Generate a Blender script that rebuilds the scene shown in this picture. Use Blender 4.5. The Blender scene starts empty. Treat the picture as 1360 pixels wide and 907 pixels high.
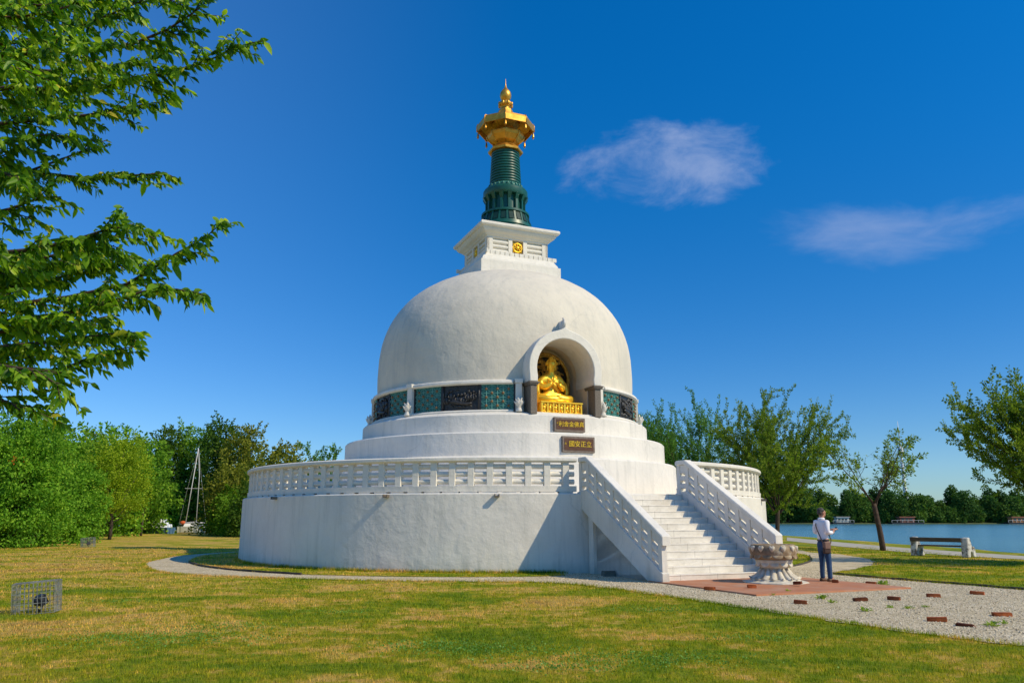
import bpy, bmesh, math, random
import numpy as np
from mathutils import Vector, Matrix, Euler
R=math.radians; PI=math.pi; TAU=2*PI
sc=bpy.context.scene; COL=sc.collection
rnd=random.Random(7)

# ------------------------------------------------------------ camera
FPX=1035.0; TILT=math.atan(235/FPX); EYE=1.6
cam=bpy.data.cameras.new('camera'); camo=bpy.data.objects.new('camera',cam); COL.objects.link(camo)
cam.sensor_width=36; cam.lens=FPX/1360*36; cam.clip_end=9000; cam.clip_start=.05
camo.location=(0,0,EYE); camo.rotation_euler=(PI/2+TILT,0,0); sc.camera=camo
def ray(u,v):
    a=(u-680)/FPX; b=(453.5-v)/FPX; s,c=math.sin(TILT),math.cos(TILT)
    return a,c-b*s,s+b*c
def G(u,v,z=0):                       # where a sight line meets the ground
    a,f,w=ray(u,v); t=(z-EYE)/w; return (a*t,f*t)
def AT(u,v,Y):                        # where a sight line is at distance Y
    a,f,w=ray(u,v); t=Y/f; return Vector((a*t,Y,EYE+w*t))

# ------------------------------------------------------------ helpers
def tag(o,label=None,cat=None,group=None,kind=None):
    if label:o['label']=label
    if cat:o['category']=cat
    if group:o['group']=group
    if kind:o['kind']=kind
    return o
def empty(name,loc=(0,0,0),rz=0,label=None,cat=None,group=None):
    o=bpy.data.objects.new(name,None); COL.objects.link(o); o.location=loc; o.rotation_euler=(0,0,rz)
    o.empty_display_size=.3
    return tag(o,label,cat,group)
def link(name,me,mat,parent=None,smooth=False):
    o=bpy.data.objects.new(name,me); COL.objects.link(o)
    if mat is not None:
        me.materials.clear(); me.materials.append(mat)
    if smooth: me.shade_smooth()
    if parent is not None:o.parent=parent
    return o
def copy_tree(o,parent=None):
    c=o.copy(); COL.objects.link(c); c.parent=parent
    for ch in list(o.children): copy_tree(ch,c)
    return c
I4=Matrix.Identity(4)
def split_loose(o,name):
    bm=bmesh.new(); bm.from_mesh(o.data); bm.verts.ensure_lookup_table(); seen=set(); out=[]
    for v0 in bm.verts:
        if v0.index in seen: continue
        st=[v0]; seen.add(v0.index); grp=[]
        while st:
            a=st.pop(); grp.append(a)
            for e in a.link_edges:
                b=e.other_vert(a)
                if b.index not in seen: seen.add(b.index); st.append(b)
        idx={a.index:i for i,a in enumerate(grp)}; fs=[tuple(idx[q.index] for q in f.verts) for f in {f for a in grp for f in a.link_faces}]
        me=bpy.data.meshes.new(name); me.from_pydata([tuple(a.co) for a in grp],[],fs); me.materials.append(o.data.materials[0])
        if o.data.polygons[0].use_smooth: me.shade_smooth()
        c=bpy.data.objects.new(name,me); COL.objects.link(c); c.parent=o.parent; c.rotation_euler=o.rotation_euler; out.append(c)
    bm.free(); bpy.data.objects.remove(o); return out
class MB:
    def __init__(s): s.v=[]; s.f=[]
    def add(s,vs,fs,M=None):
        k=len(s.v)
        if M is not None: vs=[tuple(M@Vector(p)) for p in vs]
        s.v+= [tuple(p) for p in vs]; s.f+=[tuple(i+k for i in f) for f in fs]; return s
    def box(s,x0,x1,y0,y1,z0,z1,M=None,tx=0):
        vs=[(x0,y0,z0),(x1,y0,z0),(x1,y1,z0),(x0,y1,z0),(x0+tx,y0+tx,z1),(x1-tx,y0+tx,z1),(x1-tx,y1-tx,z1),(x0+tx,y1-tx,z1)]
        return s.add(vs,[(0,3,2,1),(4,5,6,7),(0,1,5,4),(1,2,6,5),(2,3,7,6),(3,0,4,7)],M)
    def lathe(s,prof,n=96,a0=0,a1=TAU,M=None,cap=True,rot=0):
        full=abs(a1-a0-TAU)<1e-6; m=n if full else n+1; vs=[];fs=[]
        for i in range(m):
            a=a0+(a1-a0)*i/n+rot; ca,sa=math.cos(a),math.sin(a)
            for r,z in prof: vs.append((r*ca,r*sa,z))
        k=len(prof)
        for i in range(n):
            j=(i+1)%m
            for q in range(k-1): fs.append((i*k+q,j*k+q,j*k+q+1,i*k+q+1))
        if full and cap:
            if prof[0][0]>1e-4: fs.append(tuple(i*k for i in range(m))[::-1])
            if prof[-1][0]>1e-4: fs.append(tuple(i*k+k-1 for i in range(m)))
        if not full and cap:
            fs.append(tuple(range(k))); fs.append(tuple((m-1)*k+q for q in range(k))[::-1])
        return s.add(vs,fs,M)
    def ringloop(s,prof,n=96,a0=0,a1=TAU,M=None):   # closed profile (r,z) swept round
        full=abs(a1-a0-TAU)<1e-6; m=n if full else n+1; vs=[];fs=[];k=len(prof)
        for i in range(m):
            a=a0+(a1-a0)*i/n; ca,sa=math.cos(a),math.sin(a)
            for r,z in prof: vs.append((r*ca,r*sa,z))
        for i in range(n):
            j=(i+1)%m
            for q in range(k): fs.append((i*k+q,j*k+q,j*k+(q+1)%k,i*k+(q+1)%k))
        if not full:
            fs.append(tuple(range(k))); fs.append(tuple((m-1)*k+q for q in range(k))[::-1])
        return s.add(vs,fs,M)
    def tube(s,pts,rad,n=6,cap=True):
        pts=[Vector(p) for p in pts]; vs=[];fs=[]
        if not hasattr(rad,'__len__'): rad=[rad]*len(pts)
        prev=None
        for i,p in enumerate(pts):
            d=(pts[min(i+1,len(pts)-1)]-pts[max(i-1,0)]).normalized()
            if prev is None: u=d.orthogonal().normalized()
            else:
                u=prev-d*prev.dot(d)
                u=u.normalized() if u.length>1e-5 else d.orthogonal().normalized()
            prev=u; w=d.cross(u)
            for k in range(n):
                a=TAU*k/n; vs.append(tuple(p+(u*math.cos(a)+w*math.sin(a))*rad[i]))
        for i in range(len(pts)-1):
            for k in range(n):
                j=(k+1)%n; fs.append((i*n+k,i*n+j,(i+1)*n+j,(i+1)*n+k))
        if cap:
            fs.append(tuple(range(n))[::-1]); fs.append(tuple((len(pts)-1)*n+k for k in range(n)))
        return s.add(vs,fs)
    def prism(s,poly,h0,h1,M=None):     # polygon in xy pushed from z=h0 to z=h1
        n=len(poly); vs=[(x,y,h0) for x,y in poly]+[(x,y,h1) for x,y in poly]
        fs=[tuple(range(n))[::-1],tuple(range(n,2*n))]+[(i,(i+1)%n,n+(i+1)%n,n+i) for i in range(n)]
        return s.add(vs,fs,M)
    def ell(s,c,rad,M=None,nu=10,nv=7):
        vs=[];fs=[]
        for j in range(nv+1):
            ph=PI*j/nv
            for i in range(nu):
                a=TAU*i/nu; vs.append((c[0]+rad[0]*math.sin(ph)*math.cos(a),c[1]+rad[1]*math.sin(ph)*math.sin(a),c[2]+rad[2]*math.cos(ph)))
        for j in range(nv):
            for i in range(nu):
                k=(i+1)%nu; fs.append((j*nu+i,(j+1)*nu+i,(j+1)*nu+k,j*nu+k))
        return s.add(vs,fs,M)
    def build(s,name,mat,parent=None,smooth=False,bevel=0,autosm=None):
        me=bpy.data.meshes.new(name); me.from_pydata(s.v,[],s.f); me.validate()
        bm=bmesh.new(); bm.from_mesh(me); bmesh.ops.remove_doubles(bm,verts=bm.verts,dist=1e-5)
        bmesh.ops.recalc_face_normals(bm,faces=bm.faces)
        if bevel:
            es=[e for e in bm.edges if len(e.link_faces)==2 and e.calc_face_angle(0)>R(38)]
            bmesh.ops.bevel(bm,geom=es,offset=bevel,segments=1,affect='EDGES',clamp_overlap=True)
        if autosm:
            for f in bm.faces:f.smooth=True
            for e in bm.edges:
                if len(e.link_faces)==2 and e.calc_face_angle(0)>R(autosm): e.smooth=False
        bm.to_mesh(me); bm.free()
        return link(name,me,mat,parent,smooth)
def evalmesh(o,name):
    dg=bpy.context.evaluated_depsgraph_get(); dg.update()
    me=bpy.data.meshes.new_from_object(o.evaluated_get(dg),depsgraph=dg); me.name=name; return me
def boolean(o,cutters):
    for c in cutters:
        m=o.modifiers.new('b','BOOLEAN'); m.operation='DIFFERENCE'; m.object=c; m.solver='EXACT'
    me=evalmesh(o,o.name); o.modifiers.clear(); o.data=me
    for c in cutters: bpy.data.objects.remove(c)
def skin(name,nodes,edges,mat,parent=None,sub=2,root=0):
    """nodes: list of (x,y,z,rx[,ry])"""
    me=bpy.data.meshes.new(name); me.from_pydata([n[:3] for n in nodes],edges,[])
    o=bpy.data.objects.new(name,me); COL.objects.link(o)
    o.modifiers.new('s','SKIN'); sv=me.skin_vertices[0].data
    for i,n in enumerate(nodes):
        sv[i].radius=(n[3],n[4] if len(n)>4 else n[3]); sv[i].use_root=(i==root)
    m=o.modifiers.new('u','SUBSURF'); m.levels=sub; m.render_levels=sub
    me2=evalmesh(o,name); bpy.data.objects.remove(o)
    return link(name,me2,mat,parent,True)
def npmesh(name,verts,tris,mat,parent=None,smooth=False,nv=3):
    me=bpy.data.meshes.new(name); n=len(verts); m=len(tris)
    me.vertices.add(n); me.vertices.foreach_set('co',np.ascontiguousarray(verts,dtype=np.float32).ravel())
    me.loops.add(m*nv); me.loops.foreach_set('vertex_index',np.ascontiguousarray(tris,dtype=np.int32).ravel())
    me.polygons.add(m); me.polygons.foreach_set('loop_start',np.arange(0,m*nv,nv,dtype=np.int32))
    me.polygons.foreach_set('loop_total',np.full(m,nv,dtype=np.int32))
    me.update(calc_edges=True); return link(name,me,mat,parent,smooth)

# ------------------------------------------------------------ materials
class NT:
    def __init__(s,name,world=False):
        s.m=bpy.data.materials.new(name); s.m.use_nodes=True; s.t=s.m.node_tree; s.t.nodes.clear()
        s.out=s.n('ShaderNodeOutputMaterial')
    def n(s,k,**kw):
        x=s.t.nodes.new(k)
        for a,b in kw.items(): setattr(x,a,b)
        return x
    def l(s,a,b): s.t.links.new(a,b)
    def coord(s,kind='Object',scale=(1,1,1)):
        if kind=='Position': o=s.n('ShaderNodeNewGeometry').outputs['Position']
        else: o=s.n('ShaderNodeTexCoord').outputs[kind]
        mp=s.n('ShaderNodeMapping'); mp.inputs['Scale'].default_value=scale; s.l(o,mp.inputs['Vector']); return mp.outputs[0]
    def noise(s,vec,scale,detail=4,rough=.55,dist=0):
        x=s.n('ShaderNodeTexNoise'); x.inputs['Scale'].default_value=scale; x.inputs['Detail'].default_value=detail
        x.inputs['Roughness'].default_value=rough; x.inputs['Distortion'].default_value=dist
        if vec is not None: s.l(vec,x.inputs['Vector'])
        return x.outputs['Fac']
    def ramp(s,fac,stops):
        x=s.n('ShaderNodeValToRGB'); e=x.color_ramp.elements
        while len(e)<len(stops): e.new(.5)
        for i,(p,c) in enumerate(stops):
            e[i].position=p; e[i].color=(*c,1) if len(c)==3 else c
        s.l(fac,x.inputs[0]); return x.outputs[0]
    def mix(s,fac,a,b,mode='MIX'):
        x=s.n('ShaderNodeMix',data_type='RGBA',blend_type=mode)
        for i,val in ((0,fac),(6,a),(7,b)):
            if isinstance(val,bpy.types.NodeSocket): s.l(val,x.inputs[i])
            elif i==0: x.inputs[0].default_value=val
            else: x.inputs[i].default_value=(*val,1)
        return x.outputs[2]
    def math(s,op,a,b=None,c=None,clamp=False):
        x=s.n('ShaderNodeMath',operation=op); x.use_clamp=clamp
        for i,val in enumerate((a,b,c)):
            if val is None: continue
            if isinstance(val,bpy.types.NodeSocket): s.l(val,x.inputs[i])
            else: x.inputs[i].default_value=val
        return x.outputs[0]
    def bump(s,h,strength=.3,dist=.02,prev=None):
        x=s.n('ShaderNodeBump'); x.inputs['Strength'].default_value=strength; x.inputs['Distance'].default_value=dist
        s.l(h,x.inputs['Height'])
        if prev is not None: s.l(prev,x.inputs['Normal'])
        return x.outputs[0]
    def bsdf(s,color,rough=.8,metal=0,normal=None,spec=.3,trans=0):
        p=s.n('ShaderNodeBsdfPrincipled')
        if isinstance(color,bpy.types.NodeSocket): s.l(color,p.inputs['Base Color'])
        else: p.inputs['Base Color'].default_value=(*color,1)
        if isinstance(rough,bpy.types.NodeSocket): s.l(rough,p.inputs['Roughness'])
        else: p.inputs['Roughness'].default_value=rough
        if isinstance(metal,bpy.types.NodeSocket): s.l(metal,p.inputs['Metallic'])
        else: p.inputs['Metallic'].default_value=metal
        p.inputs['Specular IOR Level'].default_value=spec
        if normal is not None: s.l(normal,p.inputs['Normal'])
        sh=p.outputs[0]
        if trans:
            t=s.n('ShaderNodeBsdfTranslucent'); 
            if isinstance(color,bpy.types.NodeSocket):
                c2=s.mix(1,color,(1.5,1.6,.5),'MULTIPLY'); s.l(c2,t.inputs[0])
            else: t.inputs[0].default_value=(*color,1)
            mx=s.n('ShaderNodeMixShader'); mx.inputs[0].default_value=trans
            s.l(sh,mx.inputs[1]); s.l(t.outputs[0],mx.inputs[2]); sh=mx.outputs[0]
        s.l(sh,s.out.inputs[0]); return s.m
def simple(name,c1,c2,scale=6,rough=.8,bump=.2,bd=.01,metal=0,spec=.3,coord='Object',detail=5,cs=(1,1,1)):
    m=NT(name); v=m.coord(coord,cs); n=m.noise(v,scale,detail); col=m.ramp(n,[(.3,c1),(.7,c2)])
    nb=m.noise(v,scale*5,3); return m.bsdf(col,rough,metal,m.bump(nb,bump,bd) if bump else None,spec)

def plaster_mat(name,tone=(1,1,1),stain=1):
    m=NT(name); v=m.coord('Object'); vs=m.coord('Object',(2.2,2.2,.22))
    big=m.noise(v,.55,5,.6); streak=m.noise(vs,1.6,6,.65); fine=m.noise(v,9,6,.6)
    a=(.79*tone[0],.745*tone[1],.665*tone[2]); b=(.69*tone[0],.655*tone[1],.59*tone[2])
    c=m.mix(m.ramp(big,[(.38,(0,0,0)),(.68,(1,1,1))]),a,b)
    st=m.math('MULTIPLY',m.ramp(streak,[(.5,(0,0,0)),(.78,(1,1,1))]),.55*stain)
    c=m.mix(st,c,(.47,.46,.41))
    drip=m.noise(m.coord('Object',(6,6,.35)),2.2,5,.7); dp=m.math('MULTIPLY',m.ramp(drip,[(.60,(0,0,0)),(.74,(1,1,1))]),.34*stain); c=m.mix(dp,c,(.40,.40,.35))
    crk=m.n('ShaderNodeTexVoronoi',feature='DISTANCE_TO_EDGE'); crk.inputs['Scale'].default_value=.45; wv=m.n('ShaderNodeMix',data_type='VECTOR'); wv.inputs[0].default_value=.22; m.l(v,wv.inputs[4]); nzc=m.n('ShaderNodeTexNoise'); nzc.inputs['Scale'].default_value=2.2; nzc.inputs['Detail'].default_value=6; m.l(v,nzc.inputs['Vector']); m.l(nzc.outputs['Color'],wv.inputs[5]); m.l(wv.outputs[1],crk.inputs['Vector']); ck=m.math('LESS_THAN',crk.outputs['Distance'],.003); c=m.mix(m.math('MULTIPLY',ck,.16),c,(.30,.29,.26))
    c=m.mix(m.math('MULTIPLY',m.ramp(fine,[(.55,(0,0,0)),(.8,(1,1,1))]),.16),c,(.52,.51,.47))
    # splash dirt at the foot, where the wall meets the grass
    sp=m.n('ShaderNodeSeparateXYZ'); m.l(v,sp.inputs[0])
    low=m.math('SUBTRACT',.42,sp.outputs[2]); low=m.math('ADD',m.math('MULTIPLY',low,1.5),m.math('MULTIPLY',m.math('SUBTRACT',streak,.55),1.2),clamp=True)
    c=m.mix(m.math('MULTIPLY',low,.75),c,(.36,.37,.30))
    patches=m.noise(v,1.5,4,.55,.1); trowel=m.noise(v,5.5,5,.62,.15)
    b1=m.bump(patches,.7,.06); b2=m.bump(trowel,.55,.02,b1); b3=m.bump(m.noise(v,45,3),.25,.004,b2)
    return m.bsdf(c,.85,0,b3,.2)
M_plaster=plaster_mat('white_plaster')
M_plaster2=plaster_mat('white_concrete_trim',(1.0,1.0,.99),.7)
M_domeplaster=plaster_mat('aged_dome_plaster',(.89,.865,.80),1.1)
m=NT('step_stone'); v=m.coord('Object'); n1=m.noise(v,1.4,7,.7); n2=m.noise(m.coord('Object',(1.5,1.5,6)),3,6,.7); c=m.ramp(n1,[(.35,(.64,.595,.51)),(.65,(.80,.76,.68))]); c=m.mix(m.math('MULTIPLY',m.ramp(n2,[(.5,(0,0,0)),(.72,(1,1,1))]),.45),c,(.46,.42,.35))
sx3=m.n('ShaderNodeSeparateXYZ'); m.l(v,sx3.inputs[0]); fr_=m.math('FRACT',m.math('ADD',m.math('MULTIPLY',sx3.outputs[0],.85),.5)); jt=m.math('LESS_THAN',m.math('ABSOLUTE',m.math('SUBTRACT',fr_,.5)),.006); c=m.mix(m.math('MULTIPLY',jt,.6),c,(.30,.27,.22))
M_step=m.bsdf(c,.75,0,m.bump(m.noise(v,18,6),.3,.006),.25)
M_granite=simple('brown_granite',(.10,.085,.065),(.22,.18,.14),25,.5,.15,.003)
M_green=simple('green_metal',(.006,.07,.05),(.012,.105,.075),5,.38,.08,.004,spec=.5)
M_greenlight=simple('pale_green_glaze',(.03,.14,.11),(.05,.2,.16),5,.4,.08,.004)
def gold(name,c1=(.80,.42,.05),c2=(1.0,.60,.12),rough=.36,metal=.8,sc_=4):
    m=NT(name); v=m.coord('Object'); n=m.noise(v,sc_,5); n2=m.noise(v,sc_*7,4)
    rr=m.math('MULTIPLY_ADD',n2,.25,rough-.1)
    return m.bsdf(m.ramp(n,[(.35,c1),(.65,c2)]),rr,metal,m.bump(n2,.25,.008),.5)
M_gold=gold('gilded_copper',(.58,.28,.035),(.80,.42,.07),.40,.8)
M_goldstat=gold('gold_leaf',(.95,.52,.03),(1.0,.66,.06),.34,.62)
M_golddark=gold('old_gold',(.30,.17,.03),(.62,.36,.07),.5,.6,9)
M_white=simple('white_paint',(.78,.78,.76),(.84,.84,.82),3,.5,.05)
M_teal=simple('teal_tile',(.035,.16,.14),(.06,.22,.19),6,.35,.1)
M_teallt=simple('pale_teal_bars',(.10,.30,.26),(.16,.38,.33),8,.4,.1)
M_boss=simple('brown_boss',(.16,.09,.04),(.26,.15,.07),9,.5,.1)
M_relief=simple('dark_relief_stone',(.012,.012,.014),(.05,.048,.046),14,.45,.3,.01,spec=.5)
M_plaque=simple('plaque_brown',(.085,.035,.018),(.12,.055,.03),10,.5,.15,.003)
M_plframe=simple('plaque_frame_stone',(.15,.11,.085),(.24,.19,.15),12,.6,.2,.004)
M_dark=simple('black_metal',(.012,.012,.014),(.03,.03,.035),9,.45,.05,spec=.5)
M_wood=simple('weathered_wood',(.06,.045,.03),(.13,.10,.07),4,.8,.4,.006,cs=(1,8,8))
m=NT('red_brick'); v=m.coord('Object'); oi=m.n('ShaderNodeObjectInfo'); n1=m.noise(v,9,5); c=m.ramp(n1,[(.3,(.13,.035,.018)),(.7,(.52,.15,.05))]); c=m.mix(1,c,m.ramp(oi.outputs['Random'],[(0,(.35,.38,.45)),(.5,(.9,.9,.9)),(1,(1.35,1.15,.9))]),'MULTIPLY')
M_brick=m.bsdf(c,.9,0,m.bump(m.noise(v,40,4),.6,.006),.15)
M_edge=simple('edging_wood',(.035,.03,.025),(.10,.085,.065),5,.9,.4,.006)
M_wire=simple('galvanised_wire',(.12,.13,.13),(.44,.44,.43),9,.45,.0,metal=.4)
M_bluegrey=simple('hull_blue',(.06,.12,.18),(.10,.18,.25),3,.5,.05)
M_glass=simple('dark_glass',(.01,.015,.02),(.02,.03,.035),3,.1,0,spec=.8)
# stained stone basin
m=NT('lichen_stone'); v=m.coord('Object'); n1=m.noise(v,3.2,6,.65); n2=m.noise(v,14,5)
c=m.ramp(n1,[(.34,(.46,.39,.27)),(.46,(.28,.19,.10)),(.62,(.16,.10,.05))]); c=m.mix(m.math('MULTIPLY',n2,.25),c,(.50,.46,.38))
M_stone=m.bsdf(c,.9,0,m.bump(n2,.6,.015),.2)
M_stonelt=simple('pale_stone',(.46,.40,.30),(.68,.63,.52),5,.85,.35,.01,detail=7)
m=NT('bench_concrete'); v=m.coord('Object'); n1=m.noise(v,4,6,.7)
M_bench=m.bsdf(m.ramp(n1,[(.42,(.62,.61,.57)),(.52,(.50,.49,.45)),(.60,(.12,.11,.09))]),.85,0,m.bump(n1,.5,.02),.2)
# bark
m=NT('bark'); v=m.coord('Object',(6,6,1.2)); n1=m.noise(v,4,6,.7)
M_bark=m.bsdf(m.ramp(n1,[(.3,(.035,.026,.02)),(.7,(.11,.085,.065))]),.9,0,m.bump(n1,.8,.03),.2)
M_barkred=simple('cherry_bark',(.04,.024,.018),(.105,.065,.045),7,.8,.5,.02)
def leafmat(name,stops,trans=.3,rough=.65,spec=.08,patch=None):
    m=NT(name); g=m.n('ShaderNodeNewGeometry'); c=m.ramp(g.outputs['Random Per Island'],stops)
    v=m.coord('Position'); n=m.noise(v,patch or .6,3); c=m.mix(1,c,m.ramp(n,[(.3,(.72,.78,.8)),(.7,(1.25,1.15,1.0))]),'MULTIPLY')
    return m.bsdf(c,rough,0,None,spec,trans)
L_near=leafmat('cherry_leaf_near',[(0,(.03,.10,.006)),(.35,(.10,.24,.012)),(.7,(.22,.40,.02)),(.96,(.42,.58,.05)),(1,(.60,.50,.06))],.5,.4,.3,2)
L_cherry=leafmat('cherry_leaf',[(0,(.08,.145,.018)),(.6,(.175,.27,.03)),(1,(.30,.38,.055))],.38)
L_cherry2=leafmat('cherry_leaf_cool',[(0,(0.058,0.154,0.035)),(.6,(0.115,0.259,0.048)),(1,(0.192,0.346,0.067))],.35)
L_hazel=leafmat('hazel_leaf',[(0,(0.07, 0.19, 0.014)),(.6,(0.16, 0.36, 0.028)),(1,(0.29, 0.49, 0.05))],.35)
L_lime=leafmat('lime_green_leaf',[(0,(.15,.24,.012)),(.6,(.28,.40,.02)),(1,(.42,.52,.05))],.4)
L_dark=leafmat('dark_leaf',[(0,(0.03, 0.075, 0.012)),(.6,(0.075, 0.15, 0.02)),(1,(0.13, 0.22, 0.035))],.35)
L_olive=leafmat('olive_leaf',[(0,(0.11, 0.13, 0.016)),(.6,(0.2, 0.225, 0.028)),(1,(0.3, 0.31, 0.05))],.35)
L_mid=leafmat('mid_leaf',[(0,(0.07, 0.17, 0.012)),(.6,(0.16, 0.31, 0.024)),(1,(0.27, 0.44, 0.045))],.35)
L_far=leafmat('far_leaf',[(0,(0.03, 0.08, 0.02)),(.6,(0.065, 0.145, 0.033)),(1,(0.11, 0.21, 0.05))],.25,patch=.12)
L_far2=leafmat('far_leaf_light',[(0,(0.05, 0.11, 0.022)),(.6,(0.1, 0.2, 0.04)),(1,(0.16, 0.27, 0.06))],.25,patch=.12)
L_orange=leafmat('orange_leaf',[(0,(.5,.10,.02)),(1,(.7,.2,.03))],.3)
L_weed=leafmat('weed_leaf',[(0,(.20,.32,.04)),(1,(.38,.48,.10))],.3)

# lawn colour shared by turf and blades
def lawn_color(m,blade=False):
    v=m.coord('Position',(1,1,0)); vx=m.coord('Position',(.75,1.0,0))
    n1=m.noise(vx,.50,6,.68,.5); n2=m.noise(v,3.4,6,.7); n3=m.noise(v,.09,2,.5)
    sx_=m.n('ShaderNodeSeparateXYZ'); m.l(v,sx_.inputs[0]); bias=m.n('ShaderNodeMapRange'); bias.inputs['From Min'].default_value=-9; bias.inputs['From Max'].default_value=5; bias.inputs['To Min'].default_value=.040; bias.inputs['To Max'].default_value=-.014; m.l(sx_.outputs[0],bias.inputs['Value'])
    s=m.math('ADD',m.math('ADD',m.math('MULTIPLY',n1,.54),bias.outputs[0]),m.math('ADD',m.math('MULTIPLY',n2,.36),m.math('MULTIPLY',n3,.16)))
    g=(.145,.225,.012); g2=(.25,.30,.016); y=(.38,.34,.022); d=(.68,.45,.12); b=(.36,.22,.07)
    c=m.ramp(s,[(.45,g),(.505,g2),(.55,y),(.60,d),(.69,b)])
    if blade:
        gi=m.n('ShaderNodeNewGeometry'); r=gi.outputs['Random Per Island']
        c=m.mix(1,c,m.ramp(r,[(0,(.25,.32,.25)),(.5,(.95,1,1)),(1,(1.75,1.5,1.5))]),'MULTIPLY')
    return c,n2
m=NT('lawn_turf'); c,n2=lawn_color(m); v=m.coord('Position'); n4=m.noise(v,26,5,.7)
c=m.mix(1,c,m.ramp(n4,[(.3,(.55,.58,.5)),(.65,(1.12,1.1,1.05))]),'MULTIPLY')
M_lawn=m.bsdf(c,.95,0,m.bump(n4,.9,.05,m.bump(n2,.6,.08)),.1)
m=NT('grass_blade'); c,_=lawn_color(m,True); M_blade=m.bsdf(c,.8,0,None,.02,.35)
m=NT('clover_leaf'); gi=m.n('ShaderNodeNewGeometry')
M_clover=m.bsdf(m.ramp(gi.outputs['Random Per Island'],[(0,(.09,.22,.03)),(1,(.20,.38,.06))]),.5,0,None,.3,.3)
# gravel
m=NT('gravel'); v=m.coord('Position'); vo=m.n('ShaderNodeTexVoronoi'); vo.inputs['Scale'].default_value=42; m.l(v,vo.inputs['Vector'])
sepc=m.n('ShaderNodeSeparateColor'); m.l(vo.outputs['Color'],sepc.inputs[0])
c=m.ramp(sepc.outputs[0],[(0,(.30,.24,.15)),(.35,(.60,.49,.32)),(.8,(.76,.65,.45)),(1,(.88,.78,.58))])
nb=m.noise(v,1.1,4,.6); c=m.mix(1,c,m.ramp(nb,[(.3,(.80,.78,.70)),(.7,(1.05,1.05,1.05))]),'MULTIPLY')
dn=m.noise(v,7,4,.7); c=m.mix(m.ramp(dn,[(.60,(0,0,0)),(.75,(.55,.55,.55))]),c,(.20,.19,.10))
M_gravel=m.bsdf(c,.9,0,m.bump(vo.outputs['Distance'],1,.02),.2)
M_pebble=None
m=NT('pebble'); gi=m.n('ShaderNodeNewGeometry')
M_pebble=m.bsdf(m.ramp(gi.outputs['Random Per Island'],[(0,(.24,.19,.12)),(.4,(.62,.52,.36)),(1,(.88,.79,.61))]),.85,0,None,.2)
# red paving
m=NT('terracotta_paving'); v=m.coord('Object'); bt=m.n('ShaderNodeTexBrick'); m.l(v,bt.inputs['Vector'])
bt.inputs['Scale'].default_value=1; bt.offset=0; bt.inputs['Brick Width'].default_value=.3; bt.inputs['Row Height'].default_value=.3; bt.inputs['Mortar Size'].default_value=.006
bt.inputs['Color1'].default_value=(.44,.17,.075,1); bt.inputs['Color2'].default_value=(.50,.205,.095,1); bt.inputs['Mortar'].default_value=(.33,.2,.13,1)
n1=m.noise(v,1.6,6,.65); c=m.mix(m.ramp(n1,[(.45,(0,0,0)),(.7,(.55,.55,.55))]),bt.outputs[0],(.46,.33,.24))
M_pave=m.bsdf(c,.8,0,m.bump(n1,.2,.004),.3)
M_path=simple('riverside_concrete',(.38,.35,.28),(.50,.46,.37),1.5,.9,.2,.006,coord='Position')
M_bank=simple('river_bank_stone',(.16,.15,.12),(.3,.28,.23),2,.95,.6,.05,coord='Position')
# water
m=NT('river_water'); v=m.coord('Position',(1,.6,1)); w1=m.noise(v,1.3,8,.68,.2); w2=m.noise(v,.035,3,.5)
bs=m.bump(w1,.7,.22)
c=m.ramp(w2,[(.35,(.08,.20,.21)),(.65,(.11,.25,.25))])
M_water=m.bsdf(c,.16,0,bs,.5)

# ------------------------------------------------------------ sky and sun
SUN_AZ=63; SUN_EL=41    # degrees from -Y towards +X
sd=Vector((math.sin(R(SUN_AZ))*math.cos(R(SUN_EL)),-math.cos(R(SUN_AZ))*math.cos(R(SUN_EL)),math.sin(R(SUN_EL))))
sl=bpy.data.lights.new('sun','SUN'); sl.energy=3.7; sl.angle=R(.53); sl.color=(1,.85,.60)
so=bpy.data.objects.new('sun',sl); COL.objects.link(so); so.rotation_euler=sd.to_track_quat('Z','Y').to_euler(); so.location=sd*60
w=bpy.data.worlds.new('World'); sc.world=w; w.use_nodes=True; wt=w.node_tree; wt.nodes.clear()
def wn(k,**kw):
    x=wt.nodes.new(k)
    for a,b in kw.items(): setattr(x,a,b)
    return x
wl=lambda a,b: wt.links.new(a,b)
def wm(op,a,b=None,c=None,clamp=False):
    x=wn('ShaderNodeMath',operation=op); x.use_clamp=clamp
    for i,q in enumerate((a,b,c)):
        if q is None: continue
        if isinstance(q,bpy.types.NodeSocket): wl(q,x.inputs[i])
        else: x.inputs[i].default_value=q
    return x.outputs[0]
sky=wn('ShaderNodeTexSky',sky_type='NISHITA'); sky.sun_disc=False; sky.sun_elevation=R(SUN_EL); sky.sun_rotation=R(180-SUN_AZ)
sky.altitude=150; sky.air_density=1.0; sky.dust_density=.35; sky.ozone_density=3.0
hs=wn('ShaderNodeHueSaturation'); hs.inputs['Saturation'].default_value=SKY_SAT if 'SKY_SAT' in globals() else 1.35
wl(sky.outputs[0],hs.inputs['Color'])
gm=wn('ShaderNodeMix',data_type='RGBA',blend_type='MULTIPLY'); gm.inputs[0].default_value=1; wl(hs.outputs[0],gm.inputs[6]); gm.inputs[7].default_value=(.44,.84,1.0,1)
tc=wn('ShaderNodeTexCoord')
sepz=wn('ShaderNodeSeparateXYZ'); wl(tc.outputs['Generated'],sepz.inputs[0])
er=wn('ShaderNodeValToRGB'); er.color_ramp.interpolation='B_SPLINE'; wl(sepz.outputs[2],er.inputs[0])
ee=er.color_ramp.elements
for _ in range(3): ee.new(.5)
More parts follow.
